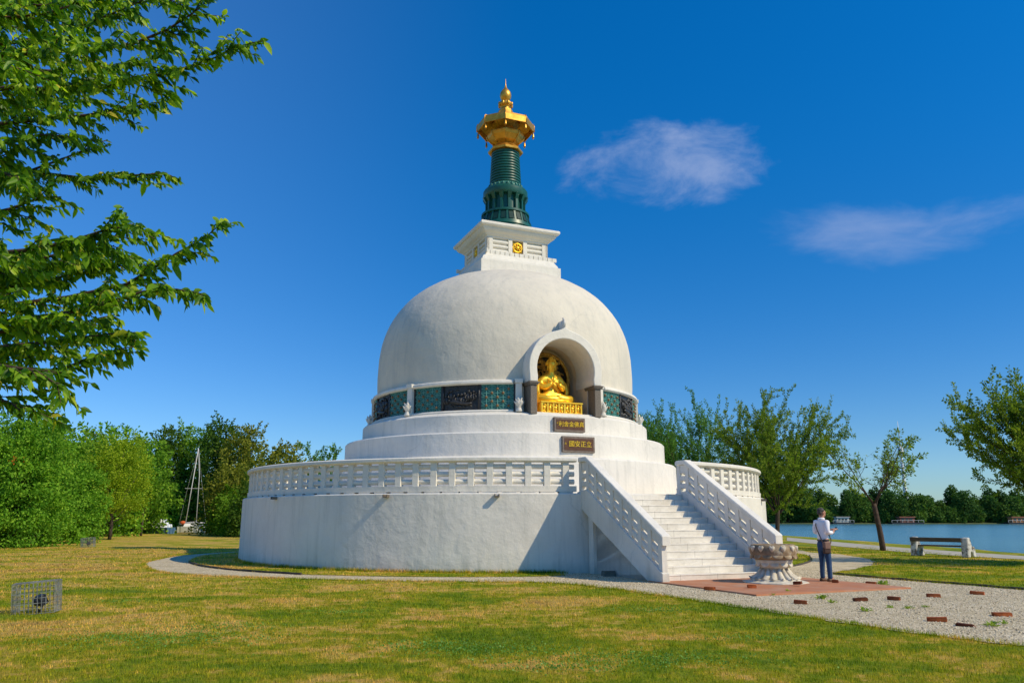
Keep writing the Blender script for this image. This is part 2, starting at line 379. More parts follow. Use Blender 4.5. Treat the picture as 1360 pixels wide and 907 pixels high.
for i_,(p_,c_) in enumerate([(0,(1.0,.72,.80)),(.10,(.95,.67,.76)),(.25,(.60,.70,.78)),(.42,(.22,.84,.90)),(.62,(.08,.96,1.0))]): ee[i_].position=p_; ee[i_].color=(*c_,1)
gm2=wn('ShaderNodeMix',data_type='RGBA',blend_type='MULTIPLY'); gm2.inputs[0].default_value=1; wl(gm.outputs[2],gm2.inputs[6]); wl(er.outputs[0],gm2.inputs[7])
def cloud_mask(u,v,a,b,scale,seed,stretch,lo,hi,rot=0):
    d=Vector(ray(u,v)).normalized(); rt=d.cross(Vector((0,0,1))).normalized(); up=rt.cross(d)
    rt,up=rt*math.cos(rot)+up*math.sin(rot),up*math.cos(rot)-rt*math.sin(rot)
    def dot(vec):
        x=wn('ShaderNodeVectorMath',operation='DOT_PRODUCT'); wl(tc.outputs['Generated'],x.inputs[0]); x.inputs[1].default_value=vec; return x.outputs['Value']
    f=dot(d); p=wm('DIVIDE',dot(rt),f); q=wm('DIVIDE',dot(up),f)
    cx=wn('ShaderNodeCombineXYZ'); wl(wm('MULTIPLY',p,1/stretch),cx.inputs[0]); wl(q,cx.inputs[1]); cx.inputs[2].default_value=seed
    nz=wn('ShaderNodeTexNoise'); nz.inputs['Scale'].default_value=scale; nz.inputs['Detail'].default_value=7; nz.inputs['Roughness'].default_value=.62; nz.inputs['Distortion'].default_value=.3; wl(cx.outputs[0],nz.inputs['Vector'])
    e=wm('SUBTRACT',1,wm('ADD',wm('POWER',wm('ABSOLUTE',wm('DIVIDE',p,a)),2),wm('POWER',wm('ABSOLUTE',wm('DIVIDE',q,b)),2)))
    e=wm('ADD',e,wm('MULTIPLY',wm('SUBTRACT',nz.outputs['Fac'],.5),3.4))
    mr=wn('ShaderNodeMapRange'); mr.interpolation_type='SMOOTHSTEP'; mr.inputs['From Min'].default_value=lo; mr.inputs['From Max'].default_value=hi; wl(e,mr.inputs['Value'])
    return wm('MULTIPLY',mr.outputs[0],wm('GREATER_THAN',f,0))
k=1/FPX
m1=wm('MULTIPLY',cloud_mask(887,218,128*k,52*k,19,3.1,1.7,-.15,1.7,rot=-.03),.60)
m2=wm('MULTIPLY',cloud_mask(1150,312,115*k,38*k,18,8.3,2.6,-.1,2.1,rot=-.2),.42)
m3=wm('MULTIPLY',cloud_mask(1270,294,140*k,28*k,18,5.7,2.8,-.1,2.1,rot=.03),.42)
ms=wm('MAXIMUM',wm('MAXIMUM',m1,m2),m3)
cm=wn('ShaderNodeMix',data_type='RGBA'); lf=wn('ShaderNodeMapRange'); lf.interpolation_type='SMOOTHSTEP'; lf.inputs['From Min'].default_value=.05; lf.inputs['From Max'].default_value=-.55; wl(sepz.outputs[0],lf.inputs['Value'])
al=wn('ShaderNodeMix',data_type='RGBA',blend_type='ADD'); wl(lf.outputs[0],al.inputs[0]); wl(gm2.outputs[2],al.inputs[6]); al.inputs[7].default_value=(.24,.26,.34,1)
wl(ms,cm.inputs[0]); wl(al.outputs[2],cm.inputs[6]); cm.inputs[7].default_value=(2.6,3.1,4.5,1)
bg=wn('ShaderNodeBackground'); bg.inputs['Strength'].default_value=.15; wl(cm.outputs[2],bg.inputs['Color'])
wo=wn('ShaderNodeOutputWorld'); wl(bg.outputs[0],wo.inputs[0])
sc.view_settings.view_transform='Standard'; sc.view_settings.look='None'; sc.view_settings.exposure=.16; sc.view_settings.gamma=1

# ------------------------------------------------------------ terrain
C0=Vector((-.318,35.0)); PHI=R(23)
def shore(y):
    return 24.6+max(0,y-36)*.055 - max(0,y-84)**1.5*.35
def height(x,y):
    s=x-shore(y)
    z=0
    if s>0: z=-min(2.2,s*.62)
    # small inlet where the boats lie
    if y>88 and y<112 and x>-78 and x<30:
        d=min(y-88,112-y,x+78); z=min(z,-min(2.0,d*.55))
    return z
xs=[-900,-500,-300,-200,-140]+[-110+2*i for i in range(48)]+[-14+.75*i for i in range(66)]+[37,45,60,90]
ys=[-300,-120,-60,-30,-14]+[-6+1.5*i for i in range(80)]+[116,122,130,145,170,210,260]
vs=[(x,y,height(x,y)) for y in ys for x in xs]; nx=len(xs)
fs=[(j*nx+i,j*nx+i+1,(j+1)*nx+i+1,(j+1)*nx+i) for j in range(len(ys)-1) for i in range(nx-1)]
mb=MB(); mb.add(vs,fs); o=mb.build('lawn',M_lawn,None,True); tag(o,kind='structure')
mb=MB(); mb.box(-3500,5500,-600,6500,-1.35,-.75); o=mb.build('river_water',M_water); tag(o,kind='structure')
# far bank: long low strip of land
mb=MB(); bp=[(-1500,400),(-300,388),(60,378),(160,370),(300,372),(480,380),(900,400),(3000,520)]
vs=[];
for x,y in bp: vs+=[(x,y-2,-1.2),(x,y,-.45),(x,y+6,.2),(x,y+2600,3)]
fs=[(4*i+q,4*i+4+q,4*i+5+q,4*i+1+q) for i in range(len(bp)-1) for q in range(3)]
mb.add(vs,fs); M_farbank=simple('far_bank_grass',(.05,.08,.02),(.12,.13,.05),.2,.95,.2,coord='Position'); o=mb.build('far_bank',M_farbank,None,True); tag(o,kind='structure')
def bank_y(x):
    for (x0,y0),(x1,y1) in zip(bp,bp[1:]):
        if x0<=x<=x1: return y0+(y1-y0)*(x-x0)/(x1-x0)
    return 380

def sheet(name,poly,z,mat,kind='structure',sub=0,th=.0):
    me=bpy.data.meshes.new(name); bm=bmesh.new(); f=bm.faces.new([bm.verts.new((x,y,z)) for x,y in poly])
    if f.normal.z<0 or True:
        bm.normal_update()
        if f.normal.z<0: f.normal_flip()
    bmesh.ops.triangulate(bm,faces=bm.faces); bm.to_mesh(me); bm.free()
    o=link(name,me,mat); tag(o,kind=kind); return o
def wob(poly,amp,step=.5,seed=1,closed=True):       # resample with small irregularity
    rr=random.Random(seed); out=[]; n=len(poly)
    for i in range(n if closed else n-1):
        a=Vector(poly[i]); b=Vector(poly[(i+1)%n]); L=(b-a).length; k=max(1,int(L/step)); d=(b-a)/max(L,1e-6); nn=Vector((-d.y,d.x))
        for j in range(k):
            p=a+(b-a)*j/k+nn*(rr.uniform(-amp,amp) if L<40 else 0); out.append((p.x,p.y))
    if not closed: out.append(tuple(poly[-1]))
    return out
def smooth(pts,it=2):
    for _ in range(it):
        q=[pts[0]]
        for a,b in zip(pts,pts[1:]):
            q+=[(a[0]*.75+b[0]*.25,a[1]*.75+b[1]*.25),(a[0]*.25+b[0]*.75,a[1]*.25+b[1]*.75)]
        q.append(pts[-1]); pts=q
    return pts
def arcp(rad,a0,a1,n):  # world angle from -Y towards +X, about the pagoda
    return [(C0.x+rad*math.sin(R(a0+(a1-a0)*i/n)),C0.y-rad*math.cos(R(a0+(a1-a0)*i/n))) for i in range(n+1)]
left_out=[G(*p) for p in [(316,732.2),(288,733.8),(252,736.5),(228,739),(208,743.5),(192,747),(190,750),(197,756),(217,760.6),(252,763.5),(288,765.3),(330,766.5),(400,769),(500,771.5),(600,772.5),(700,773),(760,775.5),(800,780),(870,790),(940,800),(1040,815),(1150,832),(1250,846),(1360,858)]]
front_far=[(9.5,6),(17.5,6)]
right_out=[G(*p) for p in [(1360,784),(1280,777),(1200,771),(1150,767),(1107,763)]]+[G(*p) for p in [(1104,760),(1130,757),(1160,749.5),(1163,746),(1150,741),(1115,736),(1075,733.5)]]
outer=smooth(left_out)+front_far+smooth(right_out[:5])+smooth(right_out[5:])
back=arcp(17.5,118,218,14)
outer_poly=outer+back
inner=[G(*p) for p in [(316,734),(276,737),(258,741.8),(251,747),(264,751.8),(288,755.3),(330,759.4),(400,763.3),(500,765.8),(600,766.8),(700,766.5),(735,765.8),(752,764.2)]]
inner=smooth(inner)+[(.9,25.2),(6.2,26.2)]+smooth([(8.3,25.4)]+[G(*p) for p in [(1054,752),(1078,745),(1074,738),(1050,734)]])
inner_poly=inner+arcp(15.2,118,214,14)
sheet('gravel_path',wob(outer_poly,.09,.3,2),.012,M_gravel)
sheet('inner_lawn',wob(inner_poly,.025,.35,3),.024,M_lawn)
# riverside path
rp_near=[G(*p) for p in [(1420,747),(1360,743),(1280,738.5),(1200,733),(1120,726),(1045,718)]]
rp_far=[G(*p) for p in [(1045,713.5),(1120,720.5),(1200,727.5),(1280,733),(1360,738.5),(1420,742)]]
near=[(20.6,-5),(20.6,15)]+rp_near; far=rp_far+[(22.9,15),(22.9,-5)]
sheet('riverside_path',near+far,.014,M_path)
# lawn edging strips
def strip(name,pts,h,wd,mat,label):
    mb=MB(); pts=[Vector(p) for p in pts]; L=[];Rr=[]
    for i,p in enumerate(pts):
        d=(pts[min(i+1,len(pts)-1)]-pts[max(i-1,0)]).normalized(); nn=Vector((-d.y,d.x))*wd/2; L.append(p+nn);Rr.append(p-nn)
    vs=[];fs=[]
    for i,(a,b) in enumerate(zip(L,Rr)):
        hh=h*rnd.uniform(.8,1.1); vs+=[(a.x,a.y,-.02),(b.x,b.y,-.02),(b.x,b.y,hh),(a.x,a.y,hh)]
    for i in range(len(L)-1):
        for q in range(4): fs.append((4*i+q,4*i+4+q,4*i+4+(q+1)%4,4*i+(q+1)%4))
    fs+= [(0,1,2,3),tuple(4*(len(L)-1)+q for q in (3,2,1,0))]
    mb.add(vs,fs); o=mb.build(name,mat); tag(o,label,'lawn edging'); return o
strip('lawn_edging',smooth([G(1370,784.6)]+right_out[:5])[1:],.07,.05,M_edge,'dark edging strip between the gravel forecourt and the right-hand lawn')
strip('lawn_edging',smooth([G(*p) for p in [(251,747.5),(264,752),(288,755.5),(330,759.6),(400,763.6)]]),.075,.05,M_edge,'weathered edging strip around the grass left of the round wall')
strip('lawn_edging',smooth([G(*p) for p in [(1052,752.6),(1066,750),(1079,745),(1075,738.4)]]),.06,.05,M_edge,'short curved edging strip at the green grass wedge behind the stone basin')

# ------------------------------------------------------------ the pagoda
P=empty('pagoda',(C0.x,C0.y,0),PHI,'huge white domed Buddhist stupa with gold-topped green spire and front staircase','pagoda')
STAIR_HALF=1.9; FLOOR=2.36
# base wall
n=160
mb=MB(); mb.lathe([(10.94,-.05),(10.93,.25),(10.93,1.2),(10.93,2.33),(10.90,2.36),(10.0,2.36),(7.0,2.365)],n,cap=True)
base=mb.build('terrace_wall',M_plaster,P,autosm=30)
mb=MB(); mb.lathe([(7.46,2.3),(7.44,3.68),(7.38,3.74),(6.96,3.80)],n); mb.build('lower_tier',M_plaster,P,autosm=30)
mb=MB(); mb.lathe([(6.985,3.70),(6.98,4.60),(6.93,4.65),(6.3,4.69)],n); mb.build('middle_tier',M_plaster,P,autosm=30)
# upper tier with the band wall and dome (one body so the niche can be cut through)
def dome_profile():
    pts=[(5.69,6.8),(5.715,7.2),(5.72,7.61),(5.70,8.1),(5.68,8.46),(5.635,8.8),(5.58,9.11),(5.50,9.4),(5.40,9.69),(5.285,9.96),(5.15,10.21),(5.0,10.45),(4.83,10.68),(4.65,10.9),(4.45,11.11),(4.23,11.30),(4.0,11.48),(3.5,11.79),(2.94,12.06),(2.32,12.26),(1.65,12.41),(.91,12.5)]
    return pts
mb=MB(); mb.lathe([(6.275,4.6),(6.265,5.35),(6.22,5.40),(5.93,5.50),(5.6,5.50)],n); tier=mb.build('upper_tier',M_plaster,P,autosm=30)
mb=MB(); mb.lathe([(5.70,5.3)]+[(5.69,6.7)]+dome_profile()+[(0,12.53)],n); dome=mb.build('dome',M_domeplaster,P)
def niche_poly(rad,cz,half,zb,n=24,a_end=12):
    pts=[(half,zb),(half,cz-rad*math.sin(R(a_end)))] if False else [(half,zb)]
    for i in range(n+1):
        a=-R(a_end)+(PI+2*R(a_end))*i/n; pts.append((rad*math.cos(a),cz+rad*math.sin(a)))
    pts.append((-half,zb)); return pts
MX=Matrix(((1,0,0,0),(0,0,1,0),(0,1,0,0),(0,0,0,1)))   # polygon (x,z) extruded along y
NZ=7.15
inner_arch=niche_poly(1.235,NZ,1.19,5.42)
def cutter(y0,y1):
    mb=MB(); mb.prism(inner_arch,y0,y1,MX); return mb.build('cut',M_plaster,P)
bpy.context.view_layer.update()
c1=cutter(-7.5,-4.05)
boolean(dome,[c1])
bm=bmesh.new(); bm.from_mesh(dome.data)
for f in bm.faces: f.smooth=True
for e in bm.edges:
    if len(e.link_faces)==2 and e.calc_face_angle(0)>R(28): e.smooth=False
M_niche=plaster_mat('tan_niche_plaster',(.92,.78,.60),.6); dome.data.materials.append(M_niche)  # niche faces get a warmer tan tone than the dome
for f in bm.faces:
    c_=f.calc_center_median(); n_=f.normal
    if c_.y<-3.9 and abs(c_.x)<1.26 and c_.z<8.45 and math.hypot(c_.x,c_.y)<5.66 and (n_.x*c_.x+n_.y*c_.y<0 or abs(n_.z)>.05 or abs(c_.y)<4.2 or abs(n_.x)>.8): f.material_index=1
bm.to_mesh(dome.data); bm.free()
# curved string course above the panels; sills below
def arc_ring(prof,a0,a1,name,mat,parent=P,n=60):  # local angle from -y towards +x, degrees
    mb=MB(); mb.ringloop(prof,n,R(a0)-PI/2,R(a1)-PI/2); return mb.build(name,mat,parent,autosm=30)
arc_ring([(5.60,6.57),(5.86,6.57),(5.92,6.62),(5.90,6.71),(5.82,6.75),(5.60,6.77)],20.0,340.5,'string_course',M_plaster2,n=140)
arc_ring([(5.60,5.49),(5.93,5.49),(5.95,5.54),(5.91,5.59),(5.60,5.59)],20.0,340.5,'panel_sill',M_plaster2,n=140)
def cyl(r,a,z):   # local position from radius, angle (deg), height
    return (r*math.sin(R(a)),-r*math.cos(R(a)),z)
def curved_panel(a0,a1,name,mat,r=5.78,z0=5.585,z1=6.575):
    return arc_ring([(5.66,z0),(r,z0),(r,z1),(5.66,z1)],a0,a1,name,mat,n=14)
def lattice(a0,a1):
    p=curved_panel(a0,a1,'lattice_panel',M_teal,5.76)
    nc=3; nr=3; z0,z1=5.60,6.56; bars=MB(); boss=MB()
    da=(a1-a0-.8)/nc; dz=(z1-z0)/nr; A=lambda i:a0+.4+da*i; Z=lambda j:z0+dz*j
    for i in range(nc*2+1): bars.tube([cyl(5.78,A(i/2),z0),cyl(5.78,A(i/2),z1)],.013,4)
    for j in range(nr*2+1): bars.tube([cyl(5.78,a,Z(j/2)) for a in np.linspace(A(0),A(nc),7)],.013,4)
    for i in range(nc):
        for j in range(nr):
            bars.tube([cyl(5.785,A(i),Z(j)),cyl(5.785,A(i+1),Z(j+1))],.011,4); bars.tube([cyl(5.785,A(i+1),Z(j)),cyl(5.785,A(i),Z(j+1))],.011,4)
            for (ii,jj) in ((i+.5,j+.5) ,(i,j)) if (i+j)>=0 else ():
                if jj>0 and ii>0 or (ii,jj)==(i+.5,j+.5): boss.ell(cyl(5.80,A(ii),Z(jj)),(.055,.055,.055),nu=8,nv=5)
    bars.build('lattice_bars',M_teallt,p); boss.build('flower_bosses',M_boss,p,True)
    fr=MB(); 
    for a in (a0+.25,a1-.25): fr.box(-.035,.035,-.03,.03,z0-.02,z1+.02,Matrix.Translation(cyl(5.775,a,0))@Matrix.Rotation(R(a),4,'Z'))
    split_loose(fr.build('panel_frame',M_dark,p),'panel_frame')
def relief(a0,a1,seed):
    p=curved_panel(a0,a1,'relief_panel',M_relief,5.75); rr=random.Random(seed); mb=MB(); w=(a1-a0)
    # a procession: lying figure, mourners, heads
    for i in range(9):
        a=a0+w*(.14+.72*i/8)+rr.uniform(-.4,.4); z=6.02+rr.uniform(-.05,.18); s=rr.uniform(.8,1.15)
        mb.ell(cyl(5.77,a,z),(.085*s,.07,.16*s),Matrix.Identity(4)); mb.ell(cyl(5.80,a+rr.uniform(-.4,.4),z+.20*s),(.055*s,.06,.065*s))
        for q in (-1,1): mb.tube([cyl(5.80,a+q*.6,z+.1),cyl(5.84,a+q*1.2,z-.02),cyl(5.84,a+q*.5,z-.1+rr.uniform(-.05,.1))],[.03,.026,.02],5)
    pts=[cyl(5.82,a0+w*t,5.90+.05*math.sin(t*7)) for t in np.linspace(.2,.8,9)]; mb.tube(pts,[.03,.06,.075,.08,.075,.065,.06,.05,.03],7)
    for i in range(26):
        a=a0+w*rr.uniform(.08,.92); z=rr.uniform(5.72,5.86) if i%2 else rr.uniform(6.2,6.45); s=rr.uniform(.03,.07)
        mb.ell(cyl(5.765,a,z),(s*1.3,s*.6,s))
    for t in (.02,.98): mb.box(-.025,.025,-.04,.03,5.66,6.6,Matrix.Translation(cyl(5.775,a0+w*t,0))@Matrix.Rotation(R(a0+w*t),4,'Z'))
    mb.build('carved_figures',M_relief,p,True)
def lotus(a,z0,r,parent,s=1):
    M=Matrix.Translation(cyl(r,a,z0))@Matrix.Rotation(R(a),4,'Z')@Matrix.Scale(s,4)
    mb=MB(); mb.lathe([(.13,0),(.14,.08),(.10,.13),(.12,.17)],12,M=M)
    for ring,(n_,tilt,L) in enumerate(((6,.62,.34),(5,.35,.42),(1,0,.48))):
        for i in range(n_):
            az=TAU*i/n_+ring*.5
            T=M@Matrix.Translation((0,0,.14))@Matrix.Rotation(az,4,'Z')@Matrix.Rotation(tilt,4,'Y')
            mb.ell((0,0,L*.5),(.028,.085,L*.55),T,8,6)
    return mb.build('lotus_ornament',M_plaster2,parent,True)
def pilaster(a,wd=.26):
    mb=MB(); M=Matrix.Rotation(R(a),4,'Z')
    mb.box(-wd/2,wd/2,-5.93,-5.6,5.48,6.60,M); mb.box(-wd/2-.03,wd/2+.03,-5.97,-5.6,6.603,6.76,M)
    p=mb.build('pilaster',M_plaster2,P,bevel=.01); lotus(a,5.49,6.0,p,.95)
for sgn in (-1,1):
    for k in range(4):
        s0=18.6+45*k; segs=[(s0,s0+13.4,'l'),(s0+13.4,s0+28.4,'r'),(s0+28.4,s0+41.8,'l')]
        for a0,a1,t in segs:
            if a1>181: continue
            q=(a0,a1) if sgn>0 else (-a1,-a0)
            (lattice(*q) if t=='l' else relief(q[0],q[1],k*2+sgn+5))
        if s0+43.4<180 : pilaster(sgn*(s0+43.3))
    pilaster(sgn*17.4,.24)
# arch surround standing on granite pillars
outer_arch=niche_poly(1.56,NZ,1.53,6.62,30,10); 
vs=[];fs=[]
ia=niche_poly(1.225,NZ,1.20,6.62,30,14)
oa=outer_arch[:]
# ogee tip on the outer line
oa2=[]
for x,z in oa:
    d=abs(x)
    if d<.30 and z>NZ: z+= .13*(1-d/.30)**1.6
    oa2.append((x,z))
na=len(ia)
def archring(y0,y1):
    vs=[];fs=[]
    for yy in (y0,y1):
        for (x,z) in ia: vs.append((x,yy,z))
        for (x,z) in oa2: vs.append((x,yy,z))
    for i in range(na-1):
        fs.append((i,i+1,na+i+1,na+i)); k=2*na; fs.append((k+i,k+na+i,k+na+i+1,k+i+1))
        fs.append((i,k+i,k+i+1,i+1)); fs.append((na+i,na+i+1,k+na+i+1,k+na+i))
    fs.append((0,na,3*na,2*na)); fs.append((na-1,2*na-1+0,4*na-1,3*na-1))
    return vs,fs
mb=MB(); mb.add(*archring(-6.14,-4.6)); arch=mb.build('niche_arch',M_plaster2,P,bevel=.025)
mb=MB()   # raised leaf standing out from the top of the arch
for i in range(7):
    t=i/6
pts=[(0,-6.02,8.76),(0,-6.08,8.86),(.0,-6.14,8.98),(0,-6.10,9.12),(0,-6.0,9.26)]
lv=[];lf=[]
for i,(x,y,z) in enumerate(pts):
    wd=[.03,.075,.09,.06,.01][i]; lv+=[(-wd,y+.10,z),(0,y-.03,z),(wd,y+.10,z),(0,y+.16,z)]
for i in range(4):
    for q in range(4): lf.append((4*i+q,4*i+4+q,4*i+4+(q+1)%4,4*i+(q+1)%4))
lf+=[(0,1,2,3),(19,18,17,16)]
mb.add(lv,lf); mb.add([(-.05,-5.3,8.6),(.05,-5.3,8.6),(.05,-6.12,8.72),(-.05,-6.12,8.72),(-.015,-5.3,9.16),(.015,-5.3,9.16),(.015,-5.96,9.16),(-.015,-5.96,9.16)],[(0,1,2,3),(4,7,6,5),(0,4,5,1),(1,5,6,2),(2,6,7,3),(3,7,4,0)])
mb.build('arch_leaf',M_plaster2,arch,True)
for sx in (-1,1):
    mb=MB(); x0,x1=sorted((sx*1.23,sx*1.50)); mb.box(x0,x1,-6.12,-5.4,5.40,6.50)
    pil=mb.build('granite_pillar',M_granite,P,bevel=.012)
    mb=MB(); mb.box(x0-.05,x1+.05,-6.18,-5.4,6.50,6.55); mb.box(x0-.08,x1+.08,-6.21,-5.4,6.553,6.615); mb.build('capital',M_granite,pil,bevel=.01)
mb=MB(); mb.box(-1.20,1.20,-5.92,-4.0,5.40,5.505); mb.build('niche_floor',M_plaster2,P)
# plaques with writing
def text_mesh(txt,size,name,mat,parent,M,depth=.012,sp=1.0):
    cu=bpy.data.curves.new(name,'FONT'); cu.body=txt; cu.size=size; cu.align_x='CENTER'; cu.align_y='CENTER'; cu.extrude=depth; cu.space_character=sp
    cu.offset=0
    o=bpy.data.objects.new(name,cu); COL.objects.link(o); me=evalmesh(o,name); bpy.data.objects.remove(o)
    me.transform(M); return link(name,me,mat,parent)
def plaque(z0,z1,w2,r,txt,side,label,sz):
    y=-r; mb=MB()
    mb.box(-w2,w2,y-.10,y+.25,z0,z1); p=mb.build('plaque',M_plframe,P,bevel=.012); p['label']=label
    mb=MB(); mb.box(-w2+.075,w2-.075,y-.112,y-.05,z0+.075,z1-.075); mb.build('plaque_field',M_plaque,p)
    T=Matrix.Translation((.05,y-.118,(z0+z1)/2+.0))@Matrix.Rotation(PI/2,4,'X')
    text_mesh(txt,sz,'lettering',M_goldstat,p,T)
    for i,ch in enumerate(side):
        text_mesh(ch,sz*.34,'small_lettering',M_goldstat,p,Matrix.Translation((-w2+.115,y-.118,z0+.30-.085*i))@Matrix.Rotation(PI/2,4,'X'),.008)
plaque(4.76,5.29,.645,6.27,'利舍金佛真','日','brown plaque with gold characters under the statue',.215)
plaque(3.94,4.52,.665,6.95,'國安正立','月','lower brown plaque with gold characters above the stair head',.235)
# harmika (square block) on the dome
H=empty  # (only geometry below)
mb=MB()
mb.lathe([(1.94*math.sqrt(2),11.7),(1.94*math.sqrt(2),12.72),(1.86*math.sqrt(2),12.725),(1.84*math.sqrt(2),12.82),(1.76*math.sqrt(2),12.95),(1.70*math.sqrt(2),13.06),(1.70*math.sqrt(2),13.08),(1.2,13.08)],4,rot=PI/4)
blk=mb.build('square_block',M_plaster2,P,bevel=.008)
mb=MB()
mb.box(-1.60,1.60,-1.60,1.60,13.083,13.20)
for q in range(4):
    Mq=Matrix.Rotation(q*PI/2,4,'Z')
    for i in range(15):
        x=-1.645+.235*i*1.0; mb.box(x+.012,x+.223,-1.66,-1.595,13.085,13.26,Mq)
mb.build('dentil_course',M_plaster2,blk,bevel=.006)
mb=MB(); mb.box(-1.40,1.40,-1.40,1.40,13.1,13.95)
for q in range(4):
    Mq=Matrix.Rotation(q*PI/2,4,'Z')
    for x0,x1 in ((-1.50,-1.22),(-.46,-.27),(.27,.46),(1.22,1.50)): mb.box(x0,x1,-1.50,-1.39,13.201,13.949,Mq)
    for s in (-1,1):
        for j in range(3):
            z=13.33+.215*j; mb.tube([Mq@Vector((s*.47,-1.41,z)),Mq@Vector((s*1.21,-1.41,z))],.085,10)
mb.build('block_body',M_plaster2,blk)
q2=math.sqrt(2)
mb=MB(); mb.lathe([(1.3*q2,13.9),(1.50*q2,13.93),(1.52*q2,13.99),(1.58*q2,14.03),(1.62*q2,14.08),(1.74*q2,14.16),(1.80*q2,14.24),(1.83*q2,14.32),(1.90*q2,14.34),(1.94*q2,14.40),(1.94*q2,14.49),(1.90*q2,14.53),(1.2*q2,14.56)],4,rot=PI/4)
mb.build('cornice',M_plaster2,blk,bevel=.006)
for q in range(4):
    Mq=Matrix.Rotation(q*PI/2,4,'Z')@Matrix.Translation((0,-1.41,13.60))@Matrix.Rotation(PI/2,4,'X')
    mb=MB(); mb.box(-.26,.26,-.30,.30,-.01,.004,Mq); w_=mb.build('wheel_backing',M_golddark,blk)
    mb=MB(); mb.ringloop([(.145,.02),(.20,.07),(.245,.05),(.25,.01),(.15,.01)],28,M=Mq)
    mb.lathe([(.085,.0),(.085,.07),(.05,.10),(0,.11)],14,M=Mq)
    for i in range(8):
        mb.box(.07,.17,-.018,.018,.015,.05,Mq@Matrix.Rotation(TAU*i/8,4,'Z'))
    for i in range(8): mb.ell((.255*math.cos(TAU*i/8),.255*math.sin(TAU*i/8),.03),(.035,.035,.03),Mq,6,4)
    mb.build('wheel_emblem',M_goldstat,w_,True)
# green spire
mb=MB()
mb.lathe([(1.25,14.5),(1.24,15.0),(1.18,15.22),(1.05,15.62),(.98,15.66),(.90,15.68)],40); sp=mb.build('green_spire',M_green,P,autosm=30)
mb=MB()
for i in range(20):     # slanted window frames round the foot
    a=TAU*i/20; M_=Matrix.Rotation(a,4,'Z')
    for (r0,r1,z0,z1,w2_) in ((1.27,1.10,15.0,15.62,.045),):
        mb.add([(-w2_,-r0,z0),(w2_,-r0,z0),(w2_,-r1,z1),(-w2_,-r1,z1),(-w2_,-r0+.12,z0),(w2_,-r0+.12,z0),(w2_,-r1+.12,z1),(-w2_,-r1+.12,z1)],[(0,1,2,3),(4,7,6,5),(0,4,5,1),(1,5,6,2),(2,6,7,3),(3,7,4,0)],M_)
mb.ringloop([(1.15,15.58),(1.15,15.68),(.95,15.70),(.95,15.58)],40); mb.ringloop([(1.29,14.9),(1.26,15.08),(1.1,15.08),(1.1,14.9)],40)
mb.build('foot_frames',M_green,sp,autosm=30)
mb=MB()
for i in range(20):
    M_=Matrix.Rotation(TAU*(i+.5)/20,4,'Z'); mb.add([(-.10,-1.252,15.12),(.10,-1.252,15.12),(.10,-1.09,15.54),(-.10,-1.09,15.54),(-.10,-1.0,15.12),(.10,-1.0,15.12),(.10,-.9,15.54),(-.10,-.9,15.54)],[(0,1,2,3),(4,7,6,5),(0,4,5,1),(1,5,6,2),(2,6,7,3),(3,7,4,0)],M_)
mb.build('foot_opening_shade',simple('green_shadowed_metal',(.004,.03,.024),(.006,.042,.034),5,.5,0),sp)  # solid boxes in darker green: shade of the recesses put into the colour
mb=MB(); mb.lathe([(.86,15.6),(.84,16.5)],32)
for i in range(16):
    M_=Matrix.Rotation(TAU*(i+.5)/16,4,'Z'); mb.box(-.055,.055,-.97,-.80,15.68,16.24,M_)
    mb.add([(-.07,-.95,16.24),(.07,-.95,16.24),(.1,-1.10,16.52),(-.1,-1.10,16.52),(-.07,-.80,16.24),(.07,-.80,16.24),(.1,-.80,16.52),(-.1,-.80,16.52)],[(0,1,2,3),(4,7,6,5),(0,4,5,1),(1,5,6,2),(2,6,7,3),(3,7,4,0)],M_)
split_loose(mb.build('drum_bracket',M_green,sp),'drum_bracket')
mb=MB(); mb.ringloop([(.8,16.50),(1.02,16.52),(1.07,16.62),(1.07,16.82),(1.02,16.90),(.94,16.94),(.80,16.98),(.7,16.98)],48); mb.build('drum_ring',M_green,sp,autosm=30)
mb=MB(); mb.lathe([(.86,16.9),(.82,17.02),(.78,17.14),(.74,17.18)],40)
for i in range(24):
    M_=Matrix.Rotation(TAU*i/24,4,'Z'); mb.ell((0,-.83,17.04),(.07,.05,.10),M_,8,5)
mb.build('petal_collar',M_greenlight,sp,True)
prof=[(.76,17.12)]
N=13
for i in range(N):
    z0=17.16+ (19.02-17.16)*i/N; z1=17.16+(19.02-17.16)*(i+1)/N; r=.76-.10*(i/N); h=z1-z0
    prof+=[(r-.045,z0),(r-.045,z0+h*.22),(r,z0+h*.34),(r+.012,z0+h*.6),(r,z0+h*.88),(r-.045,z1-h*.02)]
mb=MB(); mb.lathe(prof+[(.5,19.04)],48); mb.build('ringed_shaft',M_green,sp,autosm=35)
# gold crown
OCT=PI/8
mb=MB(); mb.lathe([(.60,18.88),(.84,18.90),(.86,18.99),(.80,19.03),(.56,19.26),(.50,19.32)],8,rot=OCT); cr=mb.build('gold_crown',M_gold,P,bevel=.006)
mb=MB(); mb.lathe([(.46,19.30),(.54,19.36),(.68,19.44),(.78,19.55),(.87,19.66),(.915,19.78),(.925,19.84),(.87,19.86),(.80,19.78),(.45,19.66)],8,rot=OCT); mb.build('lotus_bowl',M_gold,cr,bevel=.006)
mb=MB()
for i in range(8):
    a=OCT+TAU*i/8
    mb.tube([(r_*math.cos(a),r_*math.sin(a),z_) for r_,z_ in ((.54,19.34),(.69,19.43),(.80,19.54),(.885,19.65),(.93,19.77),(.945,19.87))],.028,6)
    am=a+TAU/16
    for j in range(-3,4): mb.ell((.86*math.cos(am+j*.09),.86*math.sin(am+j*.09),19.80),(.035,.035,.03),None,6,4)
mb.build('bowl_ribs',M_gold,cr,True)
